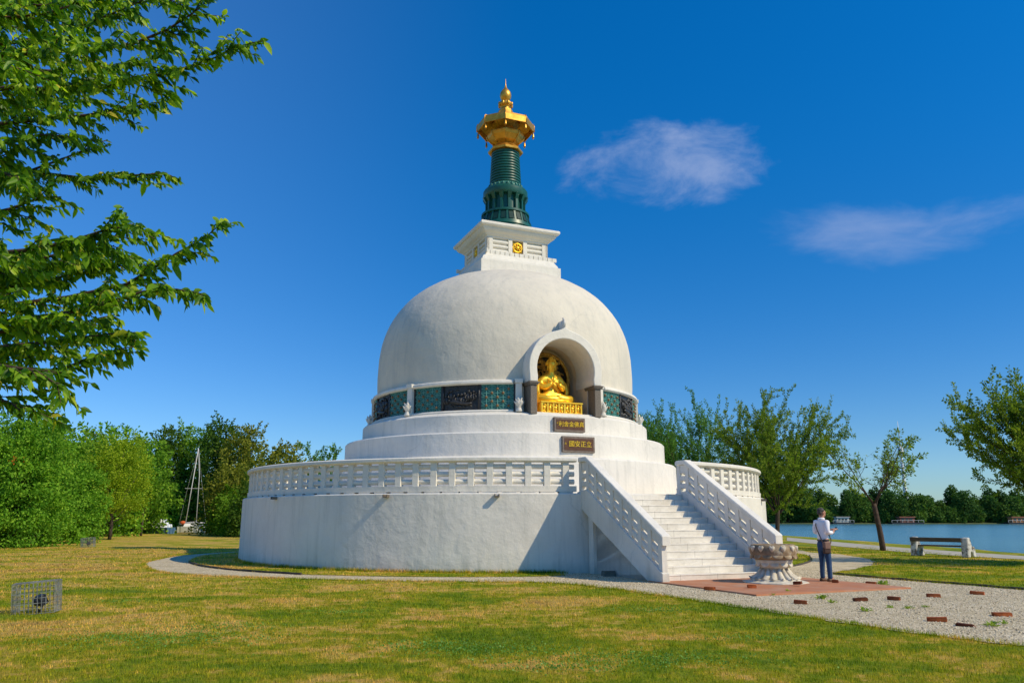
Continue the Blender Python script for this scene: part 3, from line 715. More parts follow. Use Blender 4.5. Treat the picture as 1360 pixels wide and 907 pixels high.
mb=MB(); mb.lathe([(.50,19.6),(.52,20.2),(.72,20.40)],8,rot=OCT); mb.build('crown_neck',M_golddark,cr)
RC=1.40
mb=MB(); mb.ringloop([(RC,20.06),(RC+.015,20.34),(RC-.03,20.44),(1.15,20.52),(.75,20.66),(.50,20.82),(.40,21.06),(.34,21.22),(.30,21.1),(.44,20.74),(.7,20.58),(1.12,20.42),(RC-.10,20.32),(RC-.05,20.06)],8); 
me_=mb
for i,vv in enumerate(me_.v): pass
o=mb.build('canopy_roof',M_gold,cr,bevel=.004); o.rotation_euler=(0,0,OCT)
# scooped lower fascia: leave arches under each side
mb=MB()
for i in range(8):
    a=OCT+TAU*i/8
    mb.tube([(r_*math.cos(a),r_*math.sin(a),z_) for r_,z_ in ((RC+.015,20.04),(RC+.02,20.34),(RC-.02,20.46),(1.15,20.53),(.75,20.67),(.50,20.84),(.38,21.08))],.016,6)
mb.build('roof_ribs',M_gold,cr,True)
mb=MB(); mb.lathe([(.33,21.08),(.34,21.18),(.26,21.24),(.20,21.30),(.26,21.40),(.33,21.48),(.345,21.58),(.29,21.63),(.15,21.64),(.13,21.70),(.19,21.76),(.26,21.88),(.285,22.02),(.26,22.17),(.18,22.31),(.085,22.42),(.038,22.55),(.018,22.66),(.007,22.95),(0,22.97)],28)
for i in range(8):
    a=TAU*i/8; mb.ell((.325*math.cos(a),.325*math.sin(a),21.52),(.07,.07,.12),None,8,6)
mb.build('jewel_finial',M_gold,cr,True)
for i in range(8):
    a=OCT+TAU*i/8; x,y=(RC-.05)*math.cos(a),(RC-.05)*math.sin(a)
    mb=MB(); mb.tube([(x,y,20.06),(x,y,19.98)],.012,5)
    T=Matrix.Translation((x,y,19.76))@Matrix.Scale(.85,4); mb.lathe([(.075,0),(.07,.03),(.055,.14),(.05,.22),(.03,.26),(0,.27)],10,M=T)
    mb.box(-.035,.035,-.004,.004,-.10,0,T@Matrix.Rotation(a,4,'Z'))
    mb.build('wind_bell',M_gold,cr,True)

# staircase (local x across, y=-r outward)
RISE=13; rz=FLOOR/RISE; TREAD=(14.72-10.88)/(RISE-1)
poly=[(-10.0,0),(-10.0,FLOOR+.004)]
r_=10.88
pts=[(10.0,-.05),(10.0,FLOOR+.004),(r_,FLOOR+.004)]
for i in range(RISE):
    z=FLOOR-rz*(i+1)
    pts.append((10.88+TREAD*i+.0,z+ .0 if z>0 else -.05))
    if i<RISE-1: pts.append((10.88+TREAD*(i+1),z))
MS=Matrix(((0,0,1,0),(-1,0,0,0),(0,1,0,0),(0,0,0,1)))   # (r,z) polygon -> x extrude, y=-r
# rounded nosings: small overhang on each tread
mb=MB(); mb.prism(pts,-1.69,1.69,MS); st=mb.build('staircase',M_step,P)
mb=MB()
for i in range(RISE):
    r0=10.88+TREAD*i; z=FLOOR-rz*i
    mb.box(-1.685,1.685,-(r0+.012),-(r0-.26),z-.03+.006,z+.006)
mb.build('tread_nosing',M_step,st,bevel=.008)
def zline(r,z0,slope,r0): return z0+slope*(r-r0)
SL=-(3.43-1.24)/(15.02-11.17)
def parapet(sx):
    xa,xb=sorted((sx*1.70,sx*1.92))
    # stringer
    top=lambda r:2.44+SL*(r-11.17) if r>11.0 else 2.53
    pl=[(10.55,2.50),(11.05,2.50),(14.98,top(14.98)),(14.86,top(14.98)-.02) ] if False else [(10.5,2.40),(11.10,2.47),(15.02,top(15.02)),(15.02,-.05),(14.45,-.05),(10.6,1.96),(10.5,1.96)]
    mb=MB(); mb.prism(pl,xa,xb,MS); p=mb.build('stair_parapet',M_plaster2,P,bevel=.012)
    # side infill wall below
    if True:
        mb=MB(); xi,xj=sorted((sx*1.50,sx*1.69)); mb.prism([(10.4,-.05),(10.4,2.2),(10.7,2.1),(14.7,.0),(14.7,-.05)],xi,xj,MS); mb.build('side_wall',M_plaster,p)
        mb=MB(); xi,xj=sorted((sx*1.68,sx*1.80)); mb.prism([(10.98,-.05),(10.98,1.80),(11.25,1.66),(11.25,-.05)],xi,xj,MS); mb.build('side_rib',M_plaster2,p)
    # handrail
    def rt(r): return 3.45 if r<=11.1 else 3.45+SL*(r-11.1)
    xc=(xa+xb)/2; mb=MB(); ha,hb=xc-.135,xc+.135
    rp=[(10.62,3.45),(11.10,3.45),(15.10,rt(15.10)),(15.10,rt(15.10)-.26),(14.94,rt(14.94)-.15),(11.08,3.45-.145),(10.62,3.305)]
    mb.prism(rp,ha,hb,MS); mb.build('handrail',M_plaster2,p,bevel=.02)
    # posts
    pr=[10.66,11.12]+[11.12+ (15.0-.10-11.12)*k/8 for k in range(1,9)]
    ya,yb=xc-.075,xc+.075
    for i,r in enumerate(pr):
        wd=.085; b0=(2.45 if r<11.1 else top(r+wd)-.0)
        z1=min(rt(r-wd),rt(r+wd))-.10
        mb=MB(); mb.prism([(r-wd,top(r-wd)-.06 if r>11.2 else 2.35),(r+wd,top(r+wd)-.06 if r>11.2 else 2.35),(r+wd,rt(r+wd)-.10),(r-wd,rt(r-wd)-.10)],ya,yb,MS)
        mb.build('baluster',M_plaster2,p)
    # three sloping slots between each pair of posts: the solid bars round them
    for i in range(len(pr)-1):
        r0,r1=pr[i]+.08,pr[i+1]-.08; mb=MB()
        def lo(r): return (top(r) if r>11.1 else 2.46)
        def hi(r): return rt(r)-.13
        for f0,f1,th in ((.10,.29,.075),(.385,.57,.075),(.665,.99,.06)):
            q=[(r0,lo(r0)+(hi(r0)-lo(r0))*f0),(r1,lo(r1)+(hi(r1)-lo(r1))*f0),(r1,lo(r1)+(hi(r1)-lo(r1))*f1),(r0,lo(r0)+(hi(r0)-lo(r0))*f1)]
            mb.prism(q,xc-th,xc+th,MS)
        mb.build('rolled_bars',M_plaster2,p,bevel=.022)
for sx in (-1,1): parapet(sx)
# round balustrade
BAL=empty  # marker
gap=math.degrees(math.asin(1.9/10.7))+.35
mb=MB(); a0,a1=R(gap)-PI/2,R(360-gap)-PI/2
mb.ringloop([(10.44,2.41),(10.76,2.41),(10.77,2.58),(10.44,2.58)],220,a0,a1)
bal=mb.build('balustrade',M_plaster2,P,autosm=30)
mb=MB(); mb.ringloop([(10.42,3.33),(10.46,3.31),(10.78,3.31),(10.83,3.35),(10.83,3.43),(10.78,3.465),(10.46,3.465),(10.42,3.43)],220,a0,a1); mb.build('top_rail',M_plaster2,bal,autosm=25)
# little feet under the bottom rail, dark gaps between
NP=114; step=360/NP
feet=MB(); rear=MB(); cnt=0
POST_PHASE=1.35
loc_angles=[]
a=gap+step*.75
while a<360-gap-step*.4: loc_angles.append(a); a+=step
rings=MB(); rearbars=MB()
def post(mb,a): mb.box(-.10,.10,-10.73,-10.50,2.57,3.32,Matrix.Rotation(R(a),4,'Z'))
def bars(mb,a0,a1):
    for z in (2.715,2.945,3.175):
        mb.tube([cyl(10.60,a0+(a1-a0)*t,z) for t in (0,.5,1)],.080,10)
proto=None
for a in loc_angles:
    feet.box(-.215,.215,-10.74,-10.46,2.355,2.412,Matrix.Rotation(R(a),4,'Z'))
    wa=((a+23+180)%360)-180     # world angle from the side that faces the camera
    if abs(wa)<122:
        if proto is None:
            mb=MB(); mb.box(-.10,.10,-10.73,-10.50,2.57,3.32); proto=mb.build('baluster',M_plaster2,bal,bevel=.01); proto.rotation_euler=(0,0,R(a))
        else:
            c=proto.copy(); COL.objects.link(c); c.parent=bal; c.rotation_euler=(0,0,R(a))
    else: post(rear,a)
o=rear.build('rear_balusters',M_plaster2,bal); o['kind']='stuff'
feet.build('rail_feet',M_plaster,bal)
aa=[gap]+loc_angles+[360-gap]
mbar=MB()
for p0,p1 in zip(aa,aa[1:]): bars(mbar,p0+.2,p1-.2)
mbar.build('rolled_bars',M_plaster2,bal,autosm=40)
# drain spouts
for wa in (-45.5,-19.0,-.7,63,88):
    a=wa-23; M_=Matrix.Rotation(R(a),4,'Z'); mb=MB(); mb.box(-.075,.075,-11.10,-10.8,2.24,2.27,M_); mb.box(-.075,-.05,-11.10,-10.8,2.27,2.33,M_); mb.box(.05,.075,-11.10,-10.8,2.27,2.33,M_)
    mb.build('drain_spout',M_granite,base)

# ------------------------------------------------------------ statue, pedestal, screen
def loc(x,y,z=0): return P.matrix_world@Vector((x,y,z))
bpy.context.view_layer.update()
pd=empty('statue_pedestal',loc(0,-5.1,5.508),PHI,'golden carved box pedestal under the seated Buddha','pedestal')
mb=MB(); mb.box(-.88,.88,-.64,.62,0,.05); mb.box(-.90,.90,-.66,.62,.405,.46); mb.box(-.80,.80,-.56,.56,.05,.405); mb.build('pedestal_body',M_goldstat,pd,bevel=.008)
mb=MB(); rr=random.Random(3)
for i in range(8):
    x=-.84+1.68*i/7; mb.box(x-.03,x+.03,-.63,-.55,.05,.405)
for q in range(4):
    y=-.5+.32*q; mb.box(-.86,-.79,y-.03,y+.03,.05,.405)
mb.build('pedestal_posts',M_goldstat,pd)
mb=MB()
for i in range(7):
    x=-.72+1.44*i/6
    mb.ell((x,-.575,.20),(.06,.035,.10)); mb.ell((x+.01,-.59,.32),(.038,.035,.04))
    for q in (-1,1): mb.tube([(x+q*.04,-.58,.25),(x+q*.09,-.60,.22),(x+q*.06,-.6,.30+.03*q)],.016,5)
    for k in range(3): mb.ell((x+rr.uniform(-.09,.09),-.57,rr.uniform(.07,.13)),(.035,.03,.03))
mb.build('carved_figures',M_goldstat,pd,True)
B=empty('buddha_statue',loc(-.06,-4.98,5.968),PHI,'golden seated Buddha statue with hands raised at the chest inside the arched niche','statue')
B.scale=(.90,.92,1.0)
# local: -y is forward
nodes=[(0,.12,.20,.30,.24),(0,.10,.48,.26,.20),(0,.08,.78,.31,.20),(0,.07,1.02,.36,.19),(0,.06,1.20,.13,.12),(0,.03,1.34,.12,.12),
 (0,.01,1.50,.20,.21),(0,.02,1.64,.21,.22),(0,.05,1.76,.12,.12),
 (-.44,.08,1.02,.15),(-.55,.03,.72,.14),(-.42,-.24,.62,.11),(-.14,-.36,.80,.07),
 (.44,.08,1.02,.15),(.55,.03,.72,.14),(.42,-.24,.60,.11),(.14,-.36,.76,.07),
 (-.40,-.02,.18,.22),(-.85,-.30,.15,.17),(-.40,-.52,.12,.13),(.10,-.56,.13,.10),
 (.40,-.02,.18,.22),(.85,-.30,.15,.17),(.42,-.50,.15,.13),(-.06,-.50,.22,.10)]
edges=[(0,1),(1,2),(2,3),(3,4),(4,5),(5,6),(6,7),(7,8),(3,9),(9,10),(10,11),(11,12),(3,13),(13,14),(14,15),(15,16),(0,17),(17,18),(18,19),(19,20),(0,21),(21,22),(22,23),(23,24)]
nodes=[(x[0],x[1],x[2])+tuple(q*(1.22 if i not in (5,6,7,8) else 1.12) for q in x[3:]) for i,x in enumerate(nodes)]
body=skin('body',nodes,edges,M_goldstat,B,2,0)
# hands: five fingers each, palms together in teaching gesture
def hand(parent,mat,wrist,direc,up,side,s=1,name='hand',curl=.25):
    d=Vector(direc).normalized(); u=Vector(up); u=(u-d*u.dot(d)).normalized(); t=d.cross(u)*side
    w0=Vector(wrist); ns=[];es=[]
    palm=w0+d*.055*s
    ns=[(*w0,.026*s),(*palm,.034*s,.02*s)]; es=[(0,1)]
    for i,(off,L) in enumerate(((-.030,.068),(-.010,.078),(.010,.074),(.030,.058))):
        k=len(ns); p0=palm+d*.035*s+t*off*s; p1=p0+d*L*.5*s; p2=p1+(d*math.cos(curl*3)-u*math.sin(curl*3))*L*.5*s
        ns+=[(*p0,.011*s),(*p1,.0095*s),(*p2,.0075*s)]; es+=[(1,k),(k,k+1),(k+1,k+2)]
    k=len(ns); p0=palm-d*.02*s-t*.035*s; p1=p0+d*.03*s-t*.018*s-u*.01*s; p2=p1+d*.03*s-u*.012*s
    ns+=[(*p0,.013*s),(*p1,.011*s),(*p2,.008*s)]; es+=[(1,k),(k,k+1),(k+1,k+2)]
    return skin(name,ns,es,mat,parent,1,0)
hand(B,M_goldstat,(-.14,-.38,.80),(.5,-.1,.8),(0,-1,0),1,2.1)
hand(B,M_goldstat,(.14,-.38,.76),(-.7,-.1,.5),(0,-1,.2),-1,2.1)
mb=MB()   # robe: folds over shoulder and knees
for i in range(9):
    t=i/8; mb.tube([(-.40+.06*i*.2,.22-.05*t,1.12-.10*t),(-.22+.05*t,-.16,.95-.14*t),(.10+.05*t,-.21,.70-.16*t),(.42,-.08,.46-.10*t)],[.02,.03,.03,.015],6)
for s in (-1,1):
    for i in range(5): mb.tube([(s*.25,-.30,.26+.0*i),(s*(.45+.05*i),-.42+.02*i,.27-.02*i),(s*(.80-.05*i),-.46+.06*i,.10+.04*i)],[.012,.02,.012],6)
    mb.tube([(s*.42,.10,1.06),(s*.64,.06,.80),(s*.70,-.02,.50),(s*.62,-.08,.22)],[.10,.12,.11,.06],8)
mb.ell((0,-.42,.08),(.62,.26,.08),None,14,6)
mb.build('robe',M_goldstat,B,True)
mb=MB()   # curls, topknot, ears, face
for j in range(7):
    ph=R(8+j*13); nn_=max(5,int(18*math.sin(ph)))
    for i in range(nn_):
        a=TAU*i/nn_+j*.4; x=.245*math.sin(ph)*math.cos(a); y=.245*math.sin(ph)*math.sin(a); z=1.58+.235*math.cos(ph)
        if y<-.10 and z<1.70: continue
        mb.ell((x,y+.01,z),(.036,.036,.034),None,6,4)
mb.ell((0,.03,1.83),(.10,.10,.08),None,10,6)
mb.build('hair_curls',M_goldstat,B,True)
mb=MB(); mb.ell((0,-.215,1.49),(.025,.04,.05)); mb.ell((0,-.20,1.405),(.055,.02,.014)); mb.ell((0,-.19,1.345),(.06,.03,.03))
for s in (-1,1):
    mb.ell((s*.075,-.195,1.545),(.04,.018,.014)); mb.ell((s*.078,-.205,1.585),(.055,.012,.010)); mb.ell((s*.205,.02,1.46),(.022,.045,.13))
mb.build('face_features',M_goldstat,B,True)
# openwork screen behind
S=empty('halo_screen',loc(0,-4.32,5.508),PHI,'tall openwork golden halo screen standing behind the seated Buddha','screen'); S.scale=(1.0,1,1.04)
mb=MB(); pl=[(.95,0)]
for i in range(25):
    a=PI*i/24; pl.append((1.0*math.cos(a),1.52+.98*math.sin(a)))
pl.append((-.95,0))
mb.prism(pl,.10,.14,MX); mb.build('backing',simple('screen_dark',(.015,.012,.008),(.05,.035,.015),6,.7,.1),S)  # plain dark sheet showing through the openwork
mb=MB(); rr=random.Random(11)
rim=[(x,0,z) for x,z in pl]; mb.tube(rim,.075,8,True); mb.tube([(x*.72,-.02,.5+(z-.5)*.78) for x,z in pl],.035,6,True)
for i in range(120):
    x=rr.uniform(-.92,.92); z=rr.uniform(.2,2.42)
    if x*x+(max(z-1.52,0))**2>.85: continue
    pts=[]; a=rr.uniform(0,TAU); rad=rr.uniform(.05,.16)
    for k in range(9): 
        rk=rad*(1-k/10); pts.append((x+rk*math.cos(a+k*.75),-.03+.02*math.sin(k),z+rk*math.sin(a+k*.75)))
    mb.tube(pts,[.035-.002*k for k in range(9)],5)
    if i%3==0: mb.ell((x,-.04,z),(.07,.05,.09))
mb.ringloop([(.40,-.03),(.46,-.05),(.52,-.03),(.46,.02)],32,M=Matrix.Translation((0,0,1.98))@Matrix.Rotation(PI/2,4,'X'))
mb.build('scrollwork',gold('screen_gold',(.26,.14,.02),(.60,.34,.05),.45,.5,9),S,True)

# ------------------------------------------------------------ forecourt paving and basin
pv=MB(); pv.box(-1.95,2.55,-18.55,-14.4,.0,.045); o=pv.build('terracotta_paving',M_pave,None,bevel=.006); o.matrix_world=Matrix.Translation((C0.x,C0.y,0))@Matrix.Rotation(PHI,4,'Z'); tag(o,kind='structure')
gx,gy=G(1030,775.5)
U=empty('stone_basin',(gx,gy,.045),0,'round carved stone lotus basin standing on the red paving at the stair foot','basin'); U.scale=(.92,.92,1.0)
mb=MB(); mb.lathe([(.88,0),(.86,.03),(.66,.06),(.64,.09),(.5,.10)],10,rot=.2); mb.build('plinth',M_stonelt,U,bevel=.01)
mb=MB(); mb.lathe([(.56,.08),(.50,.12),(.39,.22),(.335,.31),(.33,.37)],32); ft=mb.build('foot',M_stonelt,U,True)
for i in range(16):
    mb=MB(); a=TAU*i/16; M_=Matrix.Rotation(a,4,'Z')
    pts=[(0,-.32,.35),(0,-.38,.27),(0,-.47,.17),(0,-.59,.10),(0,-.665,.115)]; lv=[];lf=[]
    for k,(x,y,z) in enumerate(pts):
        wd=[.05,.075,.10,.11,.02][k]; lv+=[(-wd,y,z-.02),(0,y-.03,z+.035),(wd,y,z-.02),(0,y+.05,z-.06)]
    for k in range(4):
        for q in range(4): lf.append((4*k+q,4*k+4+q,4*k+4+(q+1)%4,4*k+(q+1)%4))
    lf+=[(0,1,2,3),(19,18,17,16)]; mb.add(lv,lf,M_); mb.build('foot_petal',M_stonelt,ft,True)
mb=MB(); mb.lathe([(.33,.34),(.37,.355),(.42,.42),(.475,.49),(.50,.545),(.48,.56),(.3,.56)],32); wa_=mb.build('waist',M_stonelt,U,True)
for i in range(11):
    mb=MB(); M_=Matrix.Rotation(TAU*(i+.5)/11,4,'Z')@Matrix.Translation((0,-.445,.465))@Matrix.Rotation(-.5,4,'X'); mb.ell((0,0,0),(.125,.03,.095),M_,12,7); mb.build('waist_petal',M_stonelt,wa_,True)
mb=MB(); mb.lathe([(.46,.54),(.545,.585),(.60,.66),(.625,.74),(.62,.82),(.59,.885),(.565,.915),(.54,.925),(.515,.905),(.47,.80),(.3,.72),(0,.70)],48); bw=mb.build('bowl',M_stone,U,True)
for i in range(13):
    mb=MB(); M_=Matrix.Rotation(TAU*i/13+.12,4,'Z')@Matrix.Translation((0,-.612,.825))@Matrix.Rotation(.12,4,'X')
    hp=[(0,-.075),(.035,-.045),(.06,-.005),(.066,.03),(.055,.055),(.03,.062),(0,.045),(-.03,.062),(-.055,.055),(-.066,.03),(-.06,-.005),(-.035,-.045)]
    vs=[(x,-.032,z) for x,z in hp]+[(x*1.15,.02,z*1.15) for x,z in hp]+[(0,-.045,0)]
    fs=[(12,) and (24,i2,(i2+1)%12) for i2 in range(12)]+[(i2,12+i2,12+(i2+1)%12,(i2+1)%12) for i2 in range(12)]
    mb.add(vs,fs,M_); mb.build('heart_petal',M_stonelt,bw,True)
for i in range(13):
    mb=MB(); M_=Matrix.Rotation(TAU*(i+.5)/13+.12,4,'Z')@Matrix.Translation((0,-.575,.665))@Matrix.Rotation(-.55,4,'X'); mb.ell((0,0,0),(.14,.028,.105),M_,12,7); mb.build('bowl_petal',M_stone,bw,True)

# ------------------------------------------------------------ bricks and weeds
def brick_mesh(seed,L=.26,broken=0):
    rr=random.Random(seed); mb=MB(); mb.box(-L/2,L/2,-.06,.06,0,.068)
    me=bpy.data.meshes.new('brick'); me.from_pydata(mb.v,[],mb.f); bm=bmesh.new(); bm.from_mesh(me)
    bmesh.ops.recalc_face_normals(bm,faces=bm.faces)
    bmesh.ops.bevel(bm,geom=bm.edges[:],offset=.006,segments=2,affect='EDGES'); bmesh.ops.subdivide_edges(bm,edges=bm.edges[:],cuts=1)
    for v_ in bm.verts: v_.co+=Vector([rr.uniform(-.003,.003) for _ in range(3)])
    if broken:
        for v_ in bm.verts:
            if v_.co.x>L/2-.03: v_.co.x-=rr.uniform(0,.05)
    bm.to_mesh(me); bm.free(); me.materials.append(M_brick); return me
BR=[((943,785),-30,.26,1,'broken red brick lying at the left edge of the red paving',.03),
((999,783.2),-24,.22,1,'pale flat brick piece on the paving left of the basin',.047),
((1060,780.5),-28,.20,0,'small dark brick on the plinth edge in front of the basin',.085),
((1110,776),-33,.17,1,'small dark brick fragment near the feet of the man',.047),
((1157,776.5),-20,.24,0,'dark brick beside a green weed at the right tip of the paving',.012),
((1064,802.5),-36,.27,1,'tilted orange brick on the gravel nearest the front of the paving',.012),
((1143,799),-27,.27,0,'red brick on the gravel right of the tilted orange one',.012),
((1188,797.5),-38,.26,1,'chipped brick on gravel in the middle of the row beyond the paving',.012),
((1240,793.5),-31,.27,0,'dark red brick second from the right edge in the far row on gravel',.012),
((1298,790),-26,.28,0,'long dark brick nearest the edging strip at the far right of the gravel',.012),
((1245,826),-33,.30,0,'largest and brightest orange-ended brick low on the gravel',.012),
((1283,832.5),-18,.28,1,'thin brown half-buried brick next to the largest brick',-.02),
((1331,819),-22,.30,0,'dark brick alone near the right edge of the gravel',.005)]
for i,(p,yaw,L,br,lab,z) in enumerate(BR):
    me=brick_mesh(i,L*.95,br); o=bpy.data.objects.new('brick',me); COL.objects.link(o); x,y=G(*p); o.location=(x,y,z); o.rotation_euler=(0,R([0,3,-4,2][i%4]),R(yaw+[0,14,-12,6,-20,9,22][i%7])); tag(o,lab,'brick','loose bricks lying on the forecourt')
def weed(i,p,s,lab):
    rr=random.Random(100+i); V=[];F=[]
    for k in range(int(26*s)+8):
        a=rr.uniform(0,TAU); el=rr.uniform(.15,1.2); L=rr.uniform(.06,.16)*s; w_=L*rr.uniform(.10,.2)
        d=Vector((math.cos(a)*math.cos(el),math.sin(a)*math.cos(el),math.sin(el))); sd_=d.cross(Vector((0,0,1))).normalized(); b=Vector((rr.gauss(0,.05)*s,rr.gauss(0,.05)*s,0))
        t=b+d*L; t.z*=.85; m_=b+d*L*.5+Vector((0,0,L*.12)); q=len(V)
        V+=[tuple(b),tuple(m_+sd_*w_),tuple(t),tuple(m_-sd_*w_)]; F+=[(q,q+1,q+2),(q,q+2,q+3)]
    o=npmesh('weed',np.array(V),np.array(F),L_weed); x,y=G(*p); o.location=(x,y,.012); tag(o,lab,'weed','weeds growing in the gravel')
WD=[((1047,787),1.5,'tall pale weed at the front edge of the red paving'),((1092,796),2.0,'upright weed in gravel beyond the tip of the paving front'),((1104,801),1.5,'low spreading green weed between the two left bricks'),
((1150,812.5),1.6,'spiky weed in the gravel below the row of bricks'),((1183,808),1.3,'weed under the chipped brick'),((1206,809),1.2,'low flat weed left of the brightest brick'),((1229,807),1.2,'small upright weed just above the brightest brick'),
((1172,777),2.2,'bushy bright green weed touching the dark brick at the paving tip'),((1319,832.5),1.6,'green weed right of the thin half-buried brick'),((1334,829),1.2,'pale weed under the lone dark brick near the right edge'),((1025,791),1.2,'tiny weed at the nearest corner of the paving'),((1134,828),.9,'tiny weed at the border of the near lawn')]
for i,(p,s,l_) in enumerate(WD): weed(i,p,s*.48,l_)

# ------------------------------------------------------------ bench
bl=Vector(G(1219,737.5)); br_=Vector(G(1287,740)); bd=(br_-bl); BLn=bd.length; ang=math.atan2(bd.y,bd.x); bc=(bl+br_)/2
BN=empty('park_bench',(bc.x,bc.y,0),ang,'bench of dark planks on two stained white concrete supports, seen from behind by the river','bench')
for s in (-1,1):
    mb=MB(); x=s*BLn/2
    sp_=[(-.36,0),(-.30,.45),(-.24,.80),(-.02,.82),(.10,.46),(.34,.44),(.40,0),(.18,0),(.10,.22),(-.06,.22),(-.12,0)]
    MYZ=Matrix(((0,0,1,0),(1,0,0,0),(0,1,0,0),(0,0,0,1)))
    mb.prism(sp_,x-.14,x+.14,MYZ); mb.build('support',M_bench,BN,bevel=.03)
mb=MB(); mb.box(-BLn/2-.12,BLn/2-.10,-.33,-.27,.62,.80); mb.build('backrest',M_wood,BN,bevel=.008)
mb=MB(); mb.box(-BLn/2+.1,BLn/2-.1,.0,.16,.42,.48); mb.box(-BLn/2+.1,BLn/2-.1,.19,.36,.42,.48); mb.box(-BLn/2+.1,BLn/2-.1,-.18,-.02,.42,.48); mb.build('seat',M_wood,BN,bevel=.006)

# ------------------------------------------------------------ caged floodlights
def cage(x,y,rz,label):
    cg=empty('wire_cage',(x,y,0),rz,label,'wire cage','wire cages over lawn floodlights'); cg.rotation_euler=(0,-.09,rz)
    W,D_,Hh=.66,.40,.52; rw=.0056
    mb=MB()
    for y_ in (-D_/2,D_/2):
        for i in range(11): xx=-W/2+W*i/10; mb.tube([(xx,y_,0),(xx,y_,Hh)],rw,4)
        for j in range(7): zz=.01+(Hh-.01)*j/6; mb.tube([(-W/2,y_,zz),(W/2,y_,zz)],rw,4)
    mb.build('side_mesh',M_wire,cg)
    mb=MB()
    for x_ in (-W/2,W/2):
        for i in range(1,8): yy=-D_/2+D_*i/8; mb.tube([(x_,yy,0),(x_,yy,Hh)],rw,4)
        for j in range(7): zz=.01+(Hh-.01)*j/6; mb.tube([(x_,-D_/2,zz),(x_,D_/2,zz)],rw,4)
    mb.build('end_mesh',M_wire,cg)
    mb=MB()
    for i in range(11): xx=-W/2+W*i/10; mb.tube([(xx,-D_/2,Hh+.004),(xx,0,Hh+.02),(xx,D_/2,Hh+.004)],rw,4)
    for i in range(1,8): yy=-D_/2+D_*i/8; mb.tube([(-W/2,yy,Hh+.012),(W/2,yy,Hh+.012)],rw,4)
    mb.build('top_mesh',M_wire,cg)
def flood(x,y,rz,label,s=1):
    f=empty('floodlight',(x,y,0),rz,label,'floodlight','floodlights aimed at the pagoda')
    mb=MB(); M_=Matrix.Translation((0,0,.27*s))@Matrix.Rotation(.45,4,'X'); mb.box(-.12*s,.12*s,-.07*s,.09*s,-.11*s,.11*s,M_,tx=.01); mb.ell((0,-.08*s,0),(.10*s,.07*s,.095*s),M_); mb.build('housing',M_dark,f,bevel=.012)
    mb=MB(); mb.box(-.105*s,.105*s,.091*s,.10*s,-.095*s,.095*s,M_); mb.build('glass',M_glass,f)
    mb=MB(); mb.tube([(-.13*s,0,.27*s),(-.14*s,0,.10*s),(0,0,.06*s),(.14*s,0,.10*s),(.13*s,0,.27*s)],.012*s,6); mb.tube([(0,0,0),(0,0,.07*s)],.03*s,8); mb.build('bracket',M_dark,f)
cx,cy=G(44,815); cage(cx,cy+.1,R(14),'near wire mesh cage standing on the lawn at the left picture edge'); flood(cx+.03,cy+.12,R(-40),'black floodlight inside the near wire cage at left',.8)
cx,cy=G(117,726.5); cage(cx,cy,R(8),'distant wire mesh cage on the lawn in front of the leafy bushes'); flood(cx,cy,R(-40),'black floodlight inside the distant wire cage before the bushes',.8)
x,y=G(808,765.5); f=empty('light_box',(x,y,.0),R(20),'low grey-green light box lying on the ground beside the staircase','light box')
mb=MB(); mb.box(-.19,.19,-.10,.10,0,.15,tx=.012); mb.build('case',simple('grey_green_case',(.10,.11,.09),(.18,.19,.16),6,.6,.1),f,bevel=.012)
mb=MB(); mb.box(-.17,.17,-.085,.085,.151,.16); mb.build('glass',M_glass,f)

# ------------------------------------------------------------ the visitor
SK=simple('skin',(.42,.20,.13),(.50,.26,.17),4,.5,.05); SHIRT=simple('white_shirt',(.74,.74,.80),(.82,.82,.86),5,.8,.25,.01)
JEANS=simple('blue_jeans',(.018,.05,.12),(.035,.085,.18),7,.9,.2,.006); HAIR=simple('dark_hair',(.02,.016,.014),(.09,.08,.075),20,.7,.4,.004); SHOE=simple('brown_shoe',(.10,.055,.03),(.16,.09,.05),8,.5,.1)
px_,py_=G(1098,774)
PR=empty('person',(px_,py_,.045),R(-70),'man in white shirt and blue jeans standing on the red paving with raised hands','person'); PR.scale=(1.03,1.03,1.03)
# local frame: +y forward, +x right, height 1.77
S_=1.0
bn=[(0,0,.93,.135,.105),(0,.005,1.08,.125,.095),(0,.01,1.24,.150,.105),(0,0,1.40,.155,.095),(0,.0,1.49,.062,.062),(0,.015,1.545,.052,.056),
 (0,.03,1.62,.070,.082),(0,.03,1.69,.072,.088),(0,.025,1.745,.045,.055),
 (-.185,-.01,1.43,.058),(-.225,-.05,1.17,.043),(-.14,.20,1.17,.032),(-.05,.30,1.24,.024),
 (.185,-.01,1.43,.058),(.225,-.05,1.17,.043),(.15,.20,1.17,.032),(.06,.31,1.23,.024),
 (-.095,0,.88,.095),(-.11,.01,.50,.060),(-.115,-.02,.10,.040),(-.12,.09,.045,.038,.03),
 (.095,0,.88,.095),(.11,.03,.50,.060),(.12,.0,.10,.040),(.13,.11,.045,.038,.03)]
be=[(0,1),(1,2),(2,3),(3,4),(4,5),(5,6),(6,7),(7,8),(3,9),(9,10),(10,11),(11,12),(3,13),(13,14),(14,15),(15,16),(0,17),(17,18),(18,19),(19,20),(0,21),(21,22),(22,23),(23,24)]
skin('body',bn,be,SK,PR,2,0)
hand(PR,SK,(-.05,.30,1.24),(.25,.9,.2),(0,0,1),-1,1.0,curl=.35); hand(PR,SK,(.06,.31,1.23),(-.25,.9,.25),(0,0,1),1,1.0,curl=.35)
